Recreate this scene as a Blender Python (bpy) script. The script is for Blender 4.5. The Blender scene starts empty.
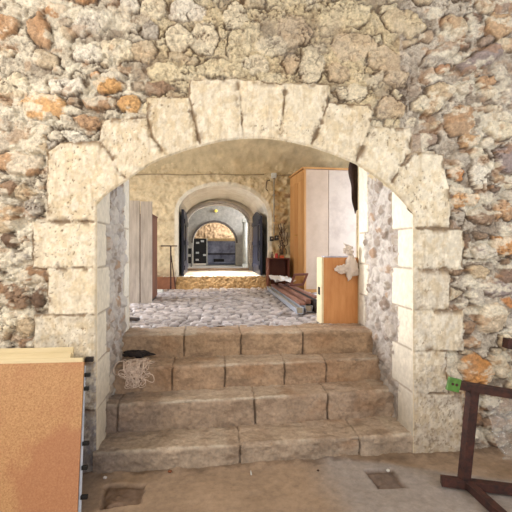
import bpy, bmesh, math, random
import numpy as np
from mathutils import Vector, Matrix, noise as mnoise
random.seed(7)
S = bpy.context.scene
COL = S.collection
# ---------------------------------------------------------------- survey of the place
F, HZ, E = 420.0, 248.0, 1.55          # focal length (px of 512), horizon row, eye height
TH = math.atan(46/420.0); CT, ST = math.cos(TH), math.sin(TH)
def ray(px, py):
    u = (px-256)/F
    return (ST+u*CT, CT-u*ST, (HZ-py)/F)
def onY(px, py, Y):
    r = ray(px, py); t = Y/r[1]; return (t*r[0], Y, E+t*r[2])
def onZ(px, py, Z):
    r = ray(px, py); t = (Z-E)/r[2]; return (t*r[0], t*r[1], Z)
def atD(px, py, d):
    r = ray(px, py); return (d*r[0], d*r[1], E+d*r[2])
def pix(x, y, z):
    d = y*CT+x*ST
    return 256+F*(x*CT-y*ST)/d, HZ-F*(z-E)/d
YW = F*E/213.0*CT                       # front face of the near wall
ZU = E-0.786                            # upper floor level
YB = 4.20                               # rear face of the near wall
Y1 = 8.35                               # far wall of the upper room
Y2 = 10.6; Y3 = 13.1; Y4 = 15.4
ZS = E-0.56                             # raised sill / corridor floor
XL = onY(97, 205, YW)[0]; XR = onY(413, 215, YW)[0]
def lin(c):
    c = np.asarray(c, float)/255.0
    return np.where(c <= 0.04045, c/12.92, ((c+0.055)/1.055)**2.4)
def L4(c): return tuple(float(v) for v in lin(c))+(1.0,)
# ---------------------------------------------------------------- noise
def hsh(i, j, s):
    h = (i.astype(np.int64)*374761393+j.astype(np.int64)*668265263+s*144269504) & 0xffffffff
    h = ((h ^ (h >> 13))*1274126177) & 0xffffffff
    h = (h ^ (h >> 16)) & 0xffffff
    return h/float(0xffffff)
def vn(x, y, s=0):
    i, j = np.floor(x), np.floor(y); u, v = x-i, y-j
    u = u*u*(3-2*u); v = v*v*(3-2*v)
    a, b, c, d = hsh(i, j, s), hsh(i+1, j, s), hsh(i, j+1, s), hsh(i+1, j+1, s)
    return (a*(1-u)+b*u)*(1-v)+(c*(1-u)+d*u)*v
def fbm(x, y, s=0, o=4, g=0.5):
    r = 0; a = 1.0; t = 0
    for k in range(o):
        r = r+a*vn(x+k*17.3, y+k*9.1, s+k); t += a; a *= g; x = x*2.03; y = y*2.03
    return r/t
def ss(a, b, x):
    t = np.clip((x-a)/(b-a), 0, 1); return t*t*(3-2*t)
# ---------------------------------------------------------------- objects
def tag(o, label=None, cat=None, group=None, kind=None):
    if label: o['label'] = label
    if cat: o['category'] = cat
    if group: o['group'] = group
    if kind: o['kind'] = kind
    return o
def thing(name, label, cat, loc=(0, 0, 0), rot=(0, 0, 0), group=None):
    o = bpy.data.objects.new(name, None); COL.objects.link(o); o.empty_display_size = .1
    o.location = loc; o.rotation_euler = rot
    return tag(o, label, cat, group)
def obj(name, bm, mat, parent=None, smooth=False, bevel=0):
    me = bpy.data.meshes.new(name)
    bmesh.ops.recalc_face_normals(bm, faces=bm.faces)
    bm.to_mesh(me); bm.free()
    me.materials.append(mat)
    if smooth:
        for p in me.polygons: p.use_smooth = True
    o = bpy.data.objects.new(name, me); COL.objects.link(o)
    if parent: o.parent = parent
    if bevel:
        m = o.modifiers.new('bevel', 'BEVEL'); m.width = bevel; m.segments = 2; m.limit_method = 'ANGLE'
    return o
def dup(root, loc=None, rot=None):
    r = root.copy(); COL.objects.link(r)
    if loc: r.location = loc
    if rot: r.rotation_euler = rot
    for ch in list(root.children):
        c = ch.copy(); COL.objects.link(c); c.parent = r
    return r
def bx(bm, x0, x1, y0, y1, z0, z1, M=None):
    v = [bm.verts.new((x, y, z)) for x in (x0, x1) for y in (y0, y1) for z in (z0, z1)]
    if M is not None:
        for q in v: q.co = M @ q.co
    for f in ((0, 1, 3, 2), (4, 6, 7, 5), (0, 4, 5, 1), (2, 3, 7, 6), (0, 2, 6, 4), (1, 5, 7, 3)):
        bm.faces.new([v[i] for i in f])
    return v
def hexa(bm, a, b):                     # 4 bottom corners a, 4 top corners b
    v = [bm.verts.new(p) for p in list(a)+list(b)]
    for f in ((3, 2, 1, 0), (4, 5, 6, 7), (0, 1, 5, 4), (1, 2, 6, 5), (2, 3, 7, 6), (3, 0, 4, 7)):
        bm.faces.new([v[i] for i in f])
def tube(bm, pts, r, n=8, sq=False, cap=True):
    pts = [Vector(p) for p in pts]; rings = []; up = Vector((0, 0, 1)); prev = None
    for i, p in enumerate(pts):
        t = (pts[min(i+1, len(pts)-1)]-pts[max(i-1, 0)])
        if t.length < 1e-9: t = Vector((0, 0, 1))
        t.normalize()
        a = prev if prev is not None else (up if abs(t.z) < .9 else Vector((1, 0, 0)))
        b = t.cross(a)
        if b.length < 1e-5: b = t.cross(Vector((1, .3, 0)))
        b.normalize(); a = b.cross(t).normalized(); prev = a
        rr = r[i] if isinstance(r, (list, tuple)) else r
        off = math.pi/4 if sq else 0
        m = 4 if sq else n; k = rr*(math.sqrt(2) if sq else 1)
        rings.append([bm.verts.new(p+(a*math.cos(off+2*math.pi*j/m)+b*math.sin(off+2*math.pi*j/m))*k) for j in range(m)])
    for A, B in zip(rings[:-1], rings[1:]):
        m = len(A)
        for j in range(m): bm.faces.new((A[j], A[(j+1) % m], B[(j+1) % m], B[j]))
    if cap:
        bm.faces.new(rings[0][::-1]); bm.faces.new(rings[-1])
def lathe(bm, prof, c=(0, 0, 0), n=16, M=None):
    rings = []
    for r, z in prof:
        rings.append([bm.verts.new((c[0]+r*math.cos(2*math.pi*j/n), c[1]+r*math.sin(2*math.pi*j/n), c[2]+z)) for j in range(n)])
    for A, B in zip(rings[:-1], rings[1:]):
        for j in range(n): bm.faces.new((A[j], A[(j+1) % n], B[(j+1) % n], B[j]))
    bm.faces.new(rings[0][::-1]); bm.faces.new(rings[-1])
    if M is not None:
        for R in rings:
            for v in R: v.co = M @ v.co
def prism(bm, poly, y0, y1):            # poly of (x,z)
    a = [bm.verts.new((x, y0, z)) for x, z in poly]; b = [bm.verts.new((x, y1, z)) for x, z in poly]
    bm.faces.new(a); bm.faces.new(b[::-1]); n = len(a)
    for i in range(n): bm.faces.new((a[i], b[i], b[(i+1) % n], a[(i+1) % n]))
def BM(): return bmesh.new()
def grid(name, P, C, mat, fmask=None, parent=None, kind=None):
    ny, nx = P.shape[:2]
    if fmask is None: fmask = np.ones((ny-1, nx-1), bool)
    idx = np.arange(ny*nx).reshape(ny, nx)
    q = np.stack([idx[:-1, :-1], idx[:-1, 1:], idx[1:, 1:], idx[1:, :-1]], -1)[fmask]
    used = np.zeros(ny*nx, bool); used[q.ravel()] = True
    re = np.cumsum(used)-1; q = re[q]
    V = P.reshape(-1, 3)[used]; K = C.reshape(-1, 3)[used]
    me = bpy.data.meshes.new(name)
    me.vertices.add(len(V)); me.vertices.foreach_set('co', V.astype(np.float32).ravel())
    me.loops.add(len(q)*4); me.loops.foreach_set('vertex_index', q.astype(np.int32).ravel())
    me.polygons.add(len(q)); me.polygons.foreach_set('loop_start', np.arange(0, len(q)*4, 4, dtype=np.int32))
    me.polygons.foreach_set('loop_total', np.full(len(q), 4, np.int32))
    me.update(calc_edges=True)
    me.polygons.foreach_set('use_smooth', np.ones(len(q), bool))
    at = me.color_attributes.new('Col', 'FLOAT_COLOR', 'POINT')
    at.data.foreach_set('color', np.concatenate([K, np.ones((len(K), 1))], 1).astype(np.float32).ravel())
    me.materials.append(mat)
    o = bpy.data.objects.new(name, me); COL.objects.link(o)
    if parent: o.parent = parent
    if kind: o['kind'] = kind
    return o
# ---------------------------------------------------------------- materials
def mat_base(name):
    m = bpy.data.materials.new(name); m.use_nodes = True
    nt = m.node_tree; b = nt.nodes['Principled BSDF']; return m, nt, b
def N(nt, t, **k):
    n = nt.nodes.new(t)
    for a, v in k.items():
        if a in n.inputs: n.inputs[a].default_value = v
        else: setattr(n, a, v)
    return n
def stone(name, rough=.9, bump=.35, bscale=60, var=.35, vscale=35, dist=.004, spots=.0, spec=.25):
    m, nt, b = mat_base(name)
    at = N(nt, 'ShaderNodeAttribute', attribute_name='Col')
    tc = N(nt, 'ShaderNodeTexCoord')
    n1 = N(nt, 'ShaderNodeTexNoise', Scale=vscale, Detail=6.0, Roughness=.7)
    n2 = N(nt, 'ShaderNodeTexNoise', Scale=bscale, Detail=8.0, Roughness=.75)
    for n in (n1, n2): nt.links.new(tc.outputs['Object'], n.inputs['Vector'])
    mr = N(nt, 'ShaderNodeMapRange'); mr.inputs[1].default_value = .3; mr.inputs[2].default_value = .7
    mr.inputs[3].default_value = 1-var; mr.inputs[4].default_value = 1+var*.6
    nt.links.new(n1.outputs['Fac'], mr.inputs[0])
    vm = N(nt, 'ShaderNodeVectorMath', operation='SCALE')
    nt.links.new(at.outputs['Color'], vm.inputs[0]); nt.links.new(mr.outputs[0], vm.inputs['Scale'])
    last = vm.outputs[0]
    if spots:
        n3 = N(nt, 'ShaderNodeTexNoise', Scale=vscale*2.6, Detail=4.0, Roughness=.6)
        nt.links.new(tc.outputs['Object'], n3.inputs['Vector'])
        r3 = N(nt, 'ShaderNodeMapRange'); r3.inputs[1].default_value = .63; r3.inputs[2].default_value = .70
        r3.inputs[3].default_value = 0; r3.inputs[4].default_value = spots
        nt.links.new(n3.outputs['Fac'], r3.inputs[0])
        mx = N(nt, 'ShaderNodeMix', data_type='RGBA')
        nt.links.new(r3.outputs[0], mx.inputs[0]); nt.links.new(last, mx.inputs[6]); mx.inputs[7].default_value = L4((92, 72, 52))
        last = mx.outputs[2]
    nt.links.new(last, b.inputs['Base Color'])
    bp = N(nt, 'ShaderNodeBump', Strength=bump, Distance=dist)
    nt.links.new(n2.outputs['Fac'], bp.inputs['Height']); nt.links.new(bp.outputs[0], b.inputs['Normal'])
    b.inputs['Roughness'].default_value = rough; b.inputs['Specular IOR Level'].default_value = spec
    return m
def plain(name, c, rough=.6, c2=None, scale=12, stretch=(1, 1, 1), bump=.1, metal=0, detail=6, dist=.002, spec=.4, lo=.35, hi=.65):
    m, nt, b = mat_base(name)
    tc = N(nt, 'ShaderNodeTexCoord'); mp = N(nt, 'ShaderNodeMapping'); mp.inputs['Scale'].default_value = stretch
    nt.links.new(tc.outputs['Object'], mp.inputs[0])
    n1 = N(nt, 'ShaderNodeTexNoise', Scale=scale, Detail=float(detail), Roughness=.65); nt.links.new(mp.outputs[0], n1.inputs['Vector'])
    cr = N(nt, 'ShaderNodeValToRGB'); cr.color_ramp.elements[0].position = lo; cr.color_ramp.elements[1].position = hi
    cr.color_ramp.elements[0].color = L4(c2 if c2 else tuple(v*.88 for v in c)); cr.color_ramp.elements[1].color = L4(c)
    nt.links.new(n1.outputs['Fac'], cr.inputs[0]); nt.links.new(cr.outputs[0], b.inputs['Base Color'])
    if bump:
        bp = N(nt, 'ShaderNodeBump', Strength=bump, Distance=dist); nt.links.new(n1.outputs['Fac'], bp.inputs['Height'])
        nt.links.new(bp.outputs[0], b.inputs['Normal'])
    b.inputs['Roughness'].default_value = rough; b.inputs['Metallic'].default_value = metal
    b.inputs['Specular IOR Level'].default_value = spec
    return m
M_RUB = stone('rubble', var=.36, vscale=40, bscale=70, bump=.8, dist=.008, spots=.5)
M_ASH = stone('ashlar', var=.14, vscale=26, bscale=55, bump=.6, dist=.006, spots=.16)
M_STEP = stone('step_stone', var=.32, vscale=30, bscale=50, bump=.8, dist=.008, spots=.25, rough=.75, spec=.4)
M_DIRT = stone('earth', var=.24, vscale=22, bscale=40, bump=.5, dist=.006, spots=.2, rough=.85)
M_COB = stone('cobble', var=.25, vscale=14, bscale=30, bump=.3, dist=.004, rough=.5, spec=.5)
M_PLAS = stone('lime_render', var=.16, vscale=9, bscale=22, bump=.6, dist=.012, spots=.15)
M_FLAT = plain('plain_plaster', (205, 190, 160), .9, (180, 162, 130), 6, bump=.4, dist=.01)
M_CREAM = plain('cream_soffit', (232, 226, 212), .9, (216, 206, 188), 5, bump=.3, dist=.01)
M_GREYST = plain('grey_stone', (204, 198, 188), .9, (172, 166, 156), 9, bump=.4, dist=.01)
M_PALE = plain('pale_limewash', (222, 222, 214), .85, (190, 188, 180), 8, bump=.2)
# ---------------------------------------------------------------- masonry field
class Field:
    """stone relief and colour over a grid, laid out in wall units u (right) v (down)"""
    def __init__(s, U, V, seed, warp=3.0, wsc=.09):
        s.U, s.V = U, V; s.seed = seed
        s.wu = U+(fbm(U*wsc, V*wsc, seed, 4, .6)-.5)*warp*2; s.wv = V+(fbm(U*wsc+50, V*wsc+9, seed+3, 4, .6)-.5)*warp*2
        s.e = np.full(U.shape, 9.0); s.h = np.zeros(U.shape); s.c = np.zeros(U.shape+(3,)); s.stone = np.zeros(U.shape, bool)
    def ell(s, cx, cy, rx, ry, a, col, h, rnd, p=3.0):
        ca, sa = math.cos(a), math.sin(a); R = max(rx, ry)*1.5
        m = (abs(s.wu-cx) < R) & (abs(s.wv-cy) < R)
        if not m.any(): return
        x = (s.wu[m]-cx)*ca+(s.wv[m]-cy)*sa; y = -(s.wu[m]-cx)*sa+(s.wv[m]-cy)*ca
        e = (abs(x/rx)**p+abs(y/ry)**p)**(1/p)
        nf = 4 if p > 5 else rnd.choice((5, 6, 7)); b0 = (math.pi/4*0 if p > 5 else rnd.uniform(0, 6.28)); g = np.full(e.shape, -9.0)
        for q in range(nf):
            an = b0+2*math.pi*q/nf+rnd.uniform(-.28, .28)*(.5 if p > 5 else 1)
            g = np.maximum(g, (x/rx*math.cos(an)+y/ry*math.sin(an))/rnd.uniform(.80, 1.02))
        e = .72*g+.28*e
        e = 1+(e-1)*min(rx, ry)/6.0            # in 6-unit steps, so that the joints are even
        old = s.e[m]; k = e < old
        hh = h*(.55*(1-ss(.75, 1.12, e))+.45*(1-ss(.2, 1.1, e)))+(x*rnd.uniform(-1, 1)/rx+y*rnd.uniform(-1, .6)/ry)*h*.45
        S0 = s.h[m]; S0[k] = hh[k]; s.h[m] = S0
        C0 = s.c[m]; C0[k] = lin(col); s.c[m] = C0
        # colour second patch on the stone
        old2 = np.minimum(old, e); s.e[m] = old2
def rubble(fld, traced, fill, seed, bounds, pal, skip=None, sizes=(20, 15, 11, 8, 6, 4.5), n=(60, 160, 320, 520, 700, 700), hgt=.036):
    rnd = random.Random(seed); placed = []
    for t in traced:
        placed.append((t[0], t[1], t[2], t[3]))
        fld.ell(t[0], t[1], t[2], t[3], t[4], t[5], hgt*(t[6] if len(t) > 6 else 1), rnd)
    if fill:
        for sz, cnt in zip(sizes, n):
            for _ in range(cnt):
                x = rnd.uniform(bounds[0], bounds[2]); y = rnd.uniform(bounds[1], bounds[3])
                rx = sz*rnd.uniform(.9, 1.45); ry = sz*rnd.uniform(.55, .85)
                if skip and skip(x, y): continue
                ok = True
                for (a, b, c, d) in placed:
                    if ((x-a)/(c+rx))**2+((y-b)/(d+ry))**2 < .86: ok = False; break
                if not ok: continue
                placed.append((x, y, rx, ry)); P = pal(x, y, rnd)
                fld.ell(x, y, rx, ry, rnd.gauss(0, .2), P, hgt*rnd.uniform(.5, 1.15)*min(1, sz/11), rnd, 6 if (120 < x < 400 and y < 140) else rnd.choice((2.2, 3, 4.5)))
def poly_sd(U, V, poly):
    d = np.full(U.shape, 1e9); inside = np.zeros(U.shape, bool); n = len(poly)
    for i in range(n):
        ax, ay = poly[i]; bx_, by = poly[(i+1) % n]
        ex, ey = bx_-ax, by-ay; wx, wy = U-ax, V-ay
        t = np.clip((wx*ex+wy*ey)/(ex*ex+ey*ey), 0, 1)
        d = np.minimum(d, (wx-ex*t)**2+(wy-ey*t)**2)
        c = ((ay > V) != (by > V)) & (U < (bx_-ax)*(V-ay)/((by-ay) if by != ay else 1e-9)+ax)
        inside ^= c
    d = np.sqrt(d); return np.where(inside, -d, d)
# ================================================================ NEAR WALL
ARCH = [(97, 205), (103, 198), (110, 192), (119, 186), (128, 180), (139, 172), (150, 165), (159, 160.5), (168, 157), (185, 151), (201, 146.5), (222, 141.5), (243, 139), (262, 138.5),
        (280, 140.5), (295, 143.5), (310, 147), (332, 154.5), (355, 164), (372, 175), (388, 187), (400, 199), (413, 214)]
HOLE = [(97, 900)]+ARCH+[(413, 900)]
ASH = [
 ([(48, 152), (60, 143), (100, 141), (112, 158), (119, 172), (128, 180), (97, 205), (97, 222), (47, 222)], (226, 209, 176)),
 ([(101, 119), (147, 118), (153, 138), (168, 157), (150, 165), (128, 180), (119, 172), (112, 158), (100, 141)], (224, 208, 176)),
 ([(146, 97), (190, 97), (195, 122), (201, 147), (185, 152), (168, 157), (153, 138), (147, 118)], (221, 204, 170)),
 ([(190, 80), (238, 79), (241, 110), (243, 139), (222, 142), (201, 147), (195, 122), (189, 97)], (228, 213, 182)),
 ([(238, 79), (286, 84), (283, 112), (280, 140), (262, 138), (243, 139), (241, 110)], (229, 213, 180)),
 ([(286, 84), (328, 84), (328, 104), (322, 122), (310, 147), (295, 143), (280, 140), (283, 112)], (224, 209, 177)),
 ([(328, 102), (371, 105), (372, 119), (365, 140), (355, 164), (332, 155), (310, 147), (322, 122)], (221, 205, 172)),
 ([(374, 127), (411, 128), (411, 150), (401, 168), (388, 187), (372, 175), (355, 164), (365, 141)], (225, 211, 180)),
 ([(412, 154), (443, 155), (444, 170), (450, 186), (450, 228), (413, 228), (413, 214), (400, 199), (388, 187), (401, 168)], (222, 209, 180)),
 ([(33, 222), (97, 222), (97, 268), (33, 268)], (226, 211, 180)),
 ([(48, 268), (97, 268), (97, 315), (48, 315)], (226, 211, 180)),
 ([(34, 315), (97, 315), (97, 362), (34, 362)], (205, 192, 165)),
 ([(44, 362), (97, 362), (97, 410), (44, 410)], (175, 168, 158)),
 ([(34, 410), (97, 410), (97, 480), (34, 480)], (150, 145, 142)),  # lowest left quoins darker: dirt with shading in the colour
 ([(413, 228), (463, 229), (463, 269), (413, 269)], (216, 204, 178)),
 ([(413, 269), (450, 270), (449, 310), (413, 310)], (208, 195, 170)),
 ([(413, 310), (463, 310), (463, 351), (413, 351)], (214, 202, 178)),
 ([(413, 351), (447, 351), (447, 393), (413, 393)], (204, 191, 168)),
 ([(413, 393), (462, 393), (462, 470), (413, 470)], (198, 184, 160)),
]
OR, TAN, GRY, WHT, BRN, DBR, CRM, YEL, PUR = (180, 148, 118), (190, 171, 144), (176, 167, 155), (216, 208, 194), (144, 120, 100), (112, 92, 78), (210, 198, 174), (204, 190, 160), (146, 133, 130)
TR = [(6, 26, 10, 14, .3, OR), (38, 30, 11, 17, -.4, OR, 1.4), (93, 23, 21, 13, -.1, WHT, 1.5), (118, 50, 19, 12, .15, CRM, 1.3), (86, 53, 15, 9, .1, WHT), (10, 86, 20, 11, -.1, CRM),
 (42, 106, 25, 13, .1, (205, 165, 120)), (100, 102, 17, 8, 0, OR), (88, 122, 13, 7, .15, OR), (109, 84, 15, 8, .1, (200, 158, 108)), (66, 86, 18, 9, 0, WHT), (17, 165, 23, 11, .05, OR, 1.3),
 (37, 145, 14, 10, -.2, TAN, 1.3), (26, 192, 10, 8, 0, TAN, 1.4), (8, 188, 9, 7, 0, BRN), (6, 220, 12, 15, .15, TAN, 1.4), (32, 210, 9, 12, .3, GRY, 1.3), (51, 146, 7, 8, 0, GRY),
 (9, 240, 9, 7, .4, DBR), (18, 258, 11, 8, 0, GRY, 1.3), (34, 276, 15, 8, -.1, BRN, 1.2), (13, 296, 17, 13, .1, BRN, 1.2), (38, 297, 7, 14, .1, DBR), (5, 325, 11, 15, .4, CRM, 1.3), (24, 326, 9, 12, 0, TAN), (27, 343, 10, 6, -.1, BRN),
 (128, 5, 11, 8, 0, WHT), (152, 8, 14, 11, 0, CRM, 1.2), (186, 10, 20, 11, .05, WHT), (113, 76, 12, 6, 0, GRY), (178, 38, 12, 14, 0, CRM), (203, 38, 15, 17, 0, CRM), (236, 15, 12, 13, 0, CRM), (240, 46, 13, 17, 0, YEL),
 (172, 72, 28, 9, .03, YEL, .7), (222, 68, 28, 9, .1, YEL, .8), (160, 88, 16, 7, 0, BRN, .8), (130, 104, 12, 9, 0, (200, 160, 112)), (142, 52, 14, 11, 0, TAN), (150, 30, 10, 10, 0, GRY),
 (272, 46, 15, 12, 0, CRM), (256, 66, 15, 9, 0, CRM), (312, 67, 14, 14, 0, CRM, 1.2), (296, 30, 18, 17, .1, TAN), (292, 64, 7, 12, .2, TAN), (346, 14, 26, 13, -.1, YEL), (352, 46, 23, 14, -.1, TAN), (354, 92, 15, 9, 0, CRM), (338, 72, 12, 8, .1, TAN),
 (384, 60, 18, 13, 0, TAN), (404, 22, 22, 13, .2, (200, 184, 154)), (442, 52, 22, 8, -.5, GRY, 1.3), (398, 78, 13, 10, 0, TAN), (500, 26, 13, 13, 0, (188, 160, 130)), (482, 58, 26, 8, -.5, PUR, 1.5), (487, 80, 9, 6, -.4, OR), (445, 68, 8, 4, 0, (168, 132, 106)),
 (459, 122, 16, 16, 0, (172, 146, 120)), (470, 141, 10, 7, .1, (180, 148, 114)), (428, 105, 16, 9, 0, CRM), (392, 108, 15, 10, 0, TAN), (440, 90, 15, 8, .1, TAN), (461, 160, 8, 9, 0, GRY), (481, 176, 10, 14, .2, WHT), (466, 200, 14, 8, .1, (192, 150, 108), 1.2),
 (483, 217, 14, 8, .1, BRN), (503, 210, 12, 9, 0, (182, 146, 112)), (508, 160, 12, 14, 0, PUR), (500, 130, 14, 9, 0, CRM), (458, 216, 7, 8, 0, GRY), (504, 246, 12, 10, 0, (188, 140, 95)), (468, 246, 5, 11, 0, DBR), (484, 252, 12, 9, 0, PUR), (478, 272, 10, 6, 0, TAN),
 (493, 318, 15, 15, .3, (200, 182, 158), 1.4), (470, 328, 7, 7, 0, BRN), (473, 343, 11, 5, 0, OR), (478, 369, 17, 15, .4, (200, 146, 92), 1.6), (501, 367, 9, 14, -.4, (182, 158, 130), 1.4), (507, 344, 8, 8, 0, TAN), (500, 290, 14, 9, 0, PUR), (476, 296, 9, 9, 0, GRY),
 (472, 398, 9, 10, 0, BRN, 1.2), (491, 402, 9, 9, .3, DBR), (506, 405, 8, 11, 0, BRN), (473, 420, 10, 8, 0, DBR), (494, 424, 12, 8, 0, BRN), (476, 438, 12, 7, 0, GRY), (503, 440, 12, 7, 0, BRN)]
def pal(x, y, r):
    if x < 150 and y < 400:
        return r.choice([(194, 184, 166), (182, 171, 154), (206, 196, 178), (168, 154, 136), (186, 170, 146), (156, 138, 118), (184, 144, 108), (214, 207, 192)])
    if x < 400 and y < 140: return r.choice([(200, 186, 156), (190, 174, 144), (208, 196, 168), (182, 166, 140), (194, 182, 158)])
    return r.choice([(172, 152, 130), (194, 180, 158), (146, 124, 104), (206, 196, 176), (182, 130, 88), (156, 138, 124), (134, 112, 98), (188, 172, 148)])
def near_wall():
    st = .0065
    x0, x1, z0, z1 = -2.35, 2.95, -.03, 3.85
    xs = np.arange(x0, x1, st); zs = np.arange(z0, z1, st)
    X, Z = np.meshgrid(xs, zs)
    D = YW*CT+X*ST; U = 256+F*(X*CT-YW*ST)/D; V = HZ-F*(Z-E)/D
    f = Field(U, V, 11, warp=4.6, wsc=.10)
    def skip(x, y): return 102 < x < 408 and y > 165
    rubble(f, TR, True, 5, (-70, -90, 590, 520), pal, skip)
    # the mortar between
    e = f.e; mk = ss(.93, 1.12, e)
    dep = fbm(U*.045, V*.045, 41, 3); deep = ss(.5, .72, dep)*ss(1.05, 1.5, e)
    mort = np.where(U[..., None] < 150, lin((194, 184, 166)), np.where((U[..., None] < 400), lin((198, 182, 150)), lin((190, 180, 166))))
    mort = mort*(.78+.4*fbm(U*.3, V*.3, 77, 3))[..., None]
    mort = mort*(1-.55*deep[..., None])+lin((96, 76, 58))*.55*deep[..., None]
    n1 = fbm(U*.12, V*.12, 3, 5, .6); n2 = fbm(U*.5, V*.5, 8, 4, .6); big = fbm(U*.018, V*.018, 20, 3)
    flat = 1-.68*ss(120, 160, U)*ss(420, 380, U)*ss(150, 120, V)
    H = flat*f.h*(1-mk)+mk*flat*(-.008-.045*deep)+(.45+.55*flat)*((n1-.5)*.040+(n2-.5)*.020)+(big-.5)*.05
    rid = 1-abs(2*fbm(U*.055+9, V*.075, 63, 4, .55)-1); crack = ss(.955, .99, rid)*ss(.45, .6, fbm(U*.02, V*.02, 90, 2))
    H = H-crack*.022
    C = f.c*(1-mk[..., None])+mort*mk[..., None]
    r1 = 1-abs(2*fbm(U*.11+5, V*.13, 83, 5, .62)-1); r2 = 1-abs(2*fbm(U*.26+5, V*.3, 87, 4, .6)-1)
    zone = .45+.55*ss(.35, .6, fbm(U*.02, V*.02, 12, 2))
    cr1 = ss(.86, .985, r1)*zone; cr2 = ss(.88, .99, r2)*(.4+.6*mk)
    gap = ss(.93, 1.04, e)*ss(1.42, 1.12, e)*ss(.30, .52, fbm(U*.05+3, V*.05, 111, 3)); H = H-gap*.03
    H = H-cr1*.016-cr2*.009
    cd_ = np.clip(cr1*.42+cr2*.34+crack*.8+gap*.85, 0, .9)[..., None]; C = C*(1-cd_)+lin((84, 66, 52))*cd_  # crevice shade painted into the colour along with dirt
    gr_ = (.82+.36*fbm(U*.8, V*.8, 99, 3, .7))[..., None]; C = C*gr_
    # two-tone patches on stones: rusty and limewashed
    pr = ss(.58, .66, fbm(U*.07, V*.1, 31, 4))[..., None]; side = (np.where((U > 420) | (U < 130), 1.0, .25))[..., None]
    C = C*(1-.4*pr*side)+lin((172, 132, 96))*.4*pr*side
    pw = ss(.51, .60, fbm(U*.055+40, V*.09, 35, 5, .6))[..., None]
    C = C*(1-.7*pw*side)+lin((218, 210, 192))*.7*pw*side
    pg = ss(.55, .7, fbm(U*.03+7, V*.03, 51, 4))[..., None]
    C = C*(1-.25*pg)+lin((150, 136, 124))*.25*pg
    C = np.clip(C*1.22, 0, .86)
    # darker and browner low on both sides
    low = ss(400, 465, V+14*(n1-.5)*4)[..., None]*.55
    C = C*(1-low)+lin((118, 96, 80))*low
    H = H*.66
    # --- dressed blocks
    wu = U+(fbm(U*.16, V*.16, 2, 4)-.5)*2.4; wv = V+(fbm(U*.16+30, V*.16, 4, 4)-.5)*2.4
    ash = np.zeros(U.shape, bool); AH = np.zeros(U.shape); AC = np.zeros(U.shape+(3,))
    sdmin = np.full(U.shape, 99.0)
    sdh = poly_sd(U, V, HOLE)
    ed = ss(1, 7, sdh)                      # no joint wobble right at the arris
    wu = U+(wu-U)*ed; wv = V+(wv-V)*ed
    rb = random.Random(3)
    for k, (pl, col) in enumerate(ASH):
        xs_ = [p[0] for p in pl]; ys_ = [p[1] for p in pl]
        m = (U > min(xs_)-5) & (U < max(xs_)+5) & (V > min(ys_)-5) & (V < max(ys_)+5)
        sd = poly_sd(wu[m], wv[m], pl)
        u, v = U[m], V[m]; t1, t2 = rb.uniform(-.004, .004), rb.uniform(-.004, .004)
        cx, cy = np.mean(xs_), np.mean(ys_)
        inn = sd < .4
        hh = .012+t1*(u-cx)/25+t2*(v-cy)/25
        old = sdmin[m]; kk = inn & (sd < old)
        A = AH[m]; A[kk] = hh[kk]; AH[m] = A
        B = AC[m]; c = lin((col[0]+2, col[1]+5, col[2]+14))*rb.uniform(.94, 1.04); B[kk] = c; AC[m] = B
        old[kk] = sd[kk]; sdmin[m] = np.minimum(old, np.where(inn, sd, old))
        a = ash[m]; a |= inn; ash[m] = a
    jn = ss(.42, .62, fbm(U*.09, V*.09, 71, 3))
    inside_hole = poly_sd(U, V, HOLE) < 0
    joint = ss(-1.9, -.3, sdmin)*ss(.5, 4, sdh)
    ero = ss(.5, .66, fbm(U*.14, V*.14, 15, 4))*ss(-7, -1, sdmin)*ss(2, 8, sdh)
    pit = ss(.70, .78, fbm(U*.55, V*.42, 91, 3))*ss(.4, .6, fbm(U*.03, V*.03, 19, 3))*ss(1, 3, sdh)
    AH = AH+(n1-.5)*.012*ed+(n2-.5)*.005*ed-joint*(.004+.012*jn)-ero*.008-pit*.006
    AH = AH*ss(-.2, 1.6, sdh)
    blot = ss(.47, .6, fbm(U*.11, V*.08, 23, 5, .65))[..., None]
    AC = AC*(1-.4*blot)+lin((208, 186, 146))*.4*blot
    wh = ss(.5, .6, fbm(U*.2, V*.16, 29, 4, .65))[..., None]; AC = AC*(1-.5*wh)+lin((244, 236, 220))*.5*wh
    sp = ss(.60, .68, fbm(U*.45, V*.3, 37, 3, .6))[..., None]*(.12+.6*ss(300, 440, V)[..., None]+.25*ss(440, 420, U)[..., None]*0)
    AC = AC*(1-sp)+lin((132, 116, 100))*sp
    jc = np.clip(joint*(.3+.7*jn)+ero*.85+pit*.9, 0, 1)[..., None]; AC = AC*(1-.85*jc)+lin((118, 94, 70))*.85*jc
    stk = ss(.56, .7, fbm(U*.3, V*.05, 151, 4, .6))[..., None]*.3; AC = AC*(1-stk)+lin((176, 152, 118))*stk
    AC = AC*(.84+.36*fbm(U*.5, V*.35, 131, 4, .65))[..., None]*(.9+.2*fbm(U*.06, V*.05, 137, 3))[..., None]
    lw = ss(345, 470, V+20*(n1-.5))[..., None]*np.where(U[..., None] < 250, .72, .45); lg = np.where(U[..., None] < 250, lin((96, 92, 100)), lin((140, 122, 104)))  # jamb feet darkened in the colour: dirt and shading together
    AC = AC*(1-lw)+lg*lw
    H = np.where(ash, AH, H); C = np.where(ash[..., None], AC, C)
    H = H*ss(-.2, 1.6, sdh)
    # --- cut the opening: snap the first row of inside vertices to the arch line
    out = sdh > 0
    nb = np.zeros_like(out)
    for dy in (-1, 0, 1):
        for dx in (-1, 0, 1): nb |= np.roll(np.roll(out, dy, 0), dx, 1)
    snap = (~out) & nb
    aw = [onY(px, py, YW) for px, py in HOLE]
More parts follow.
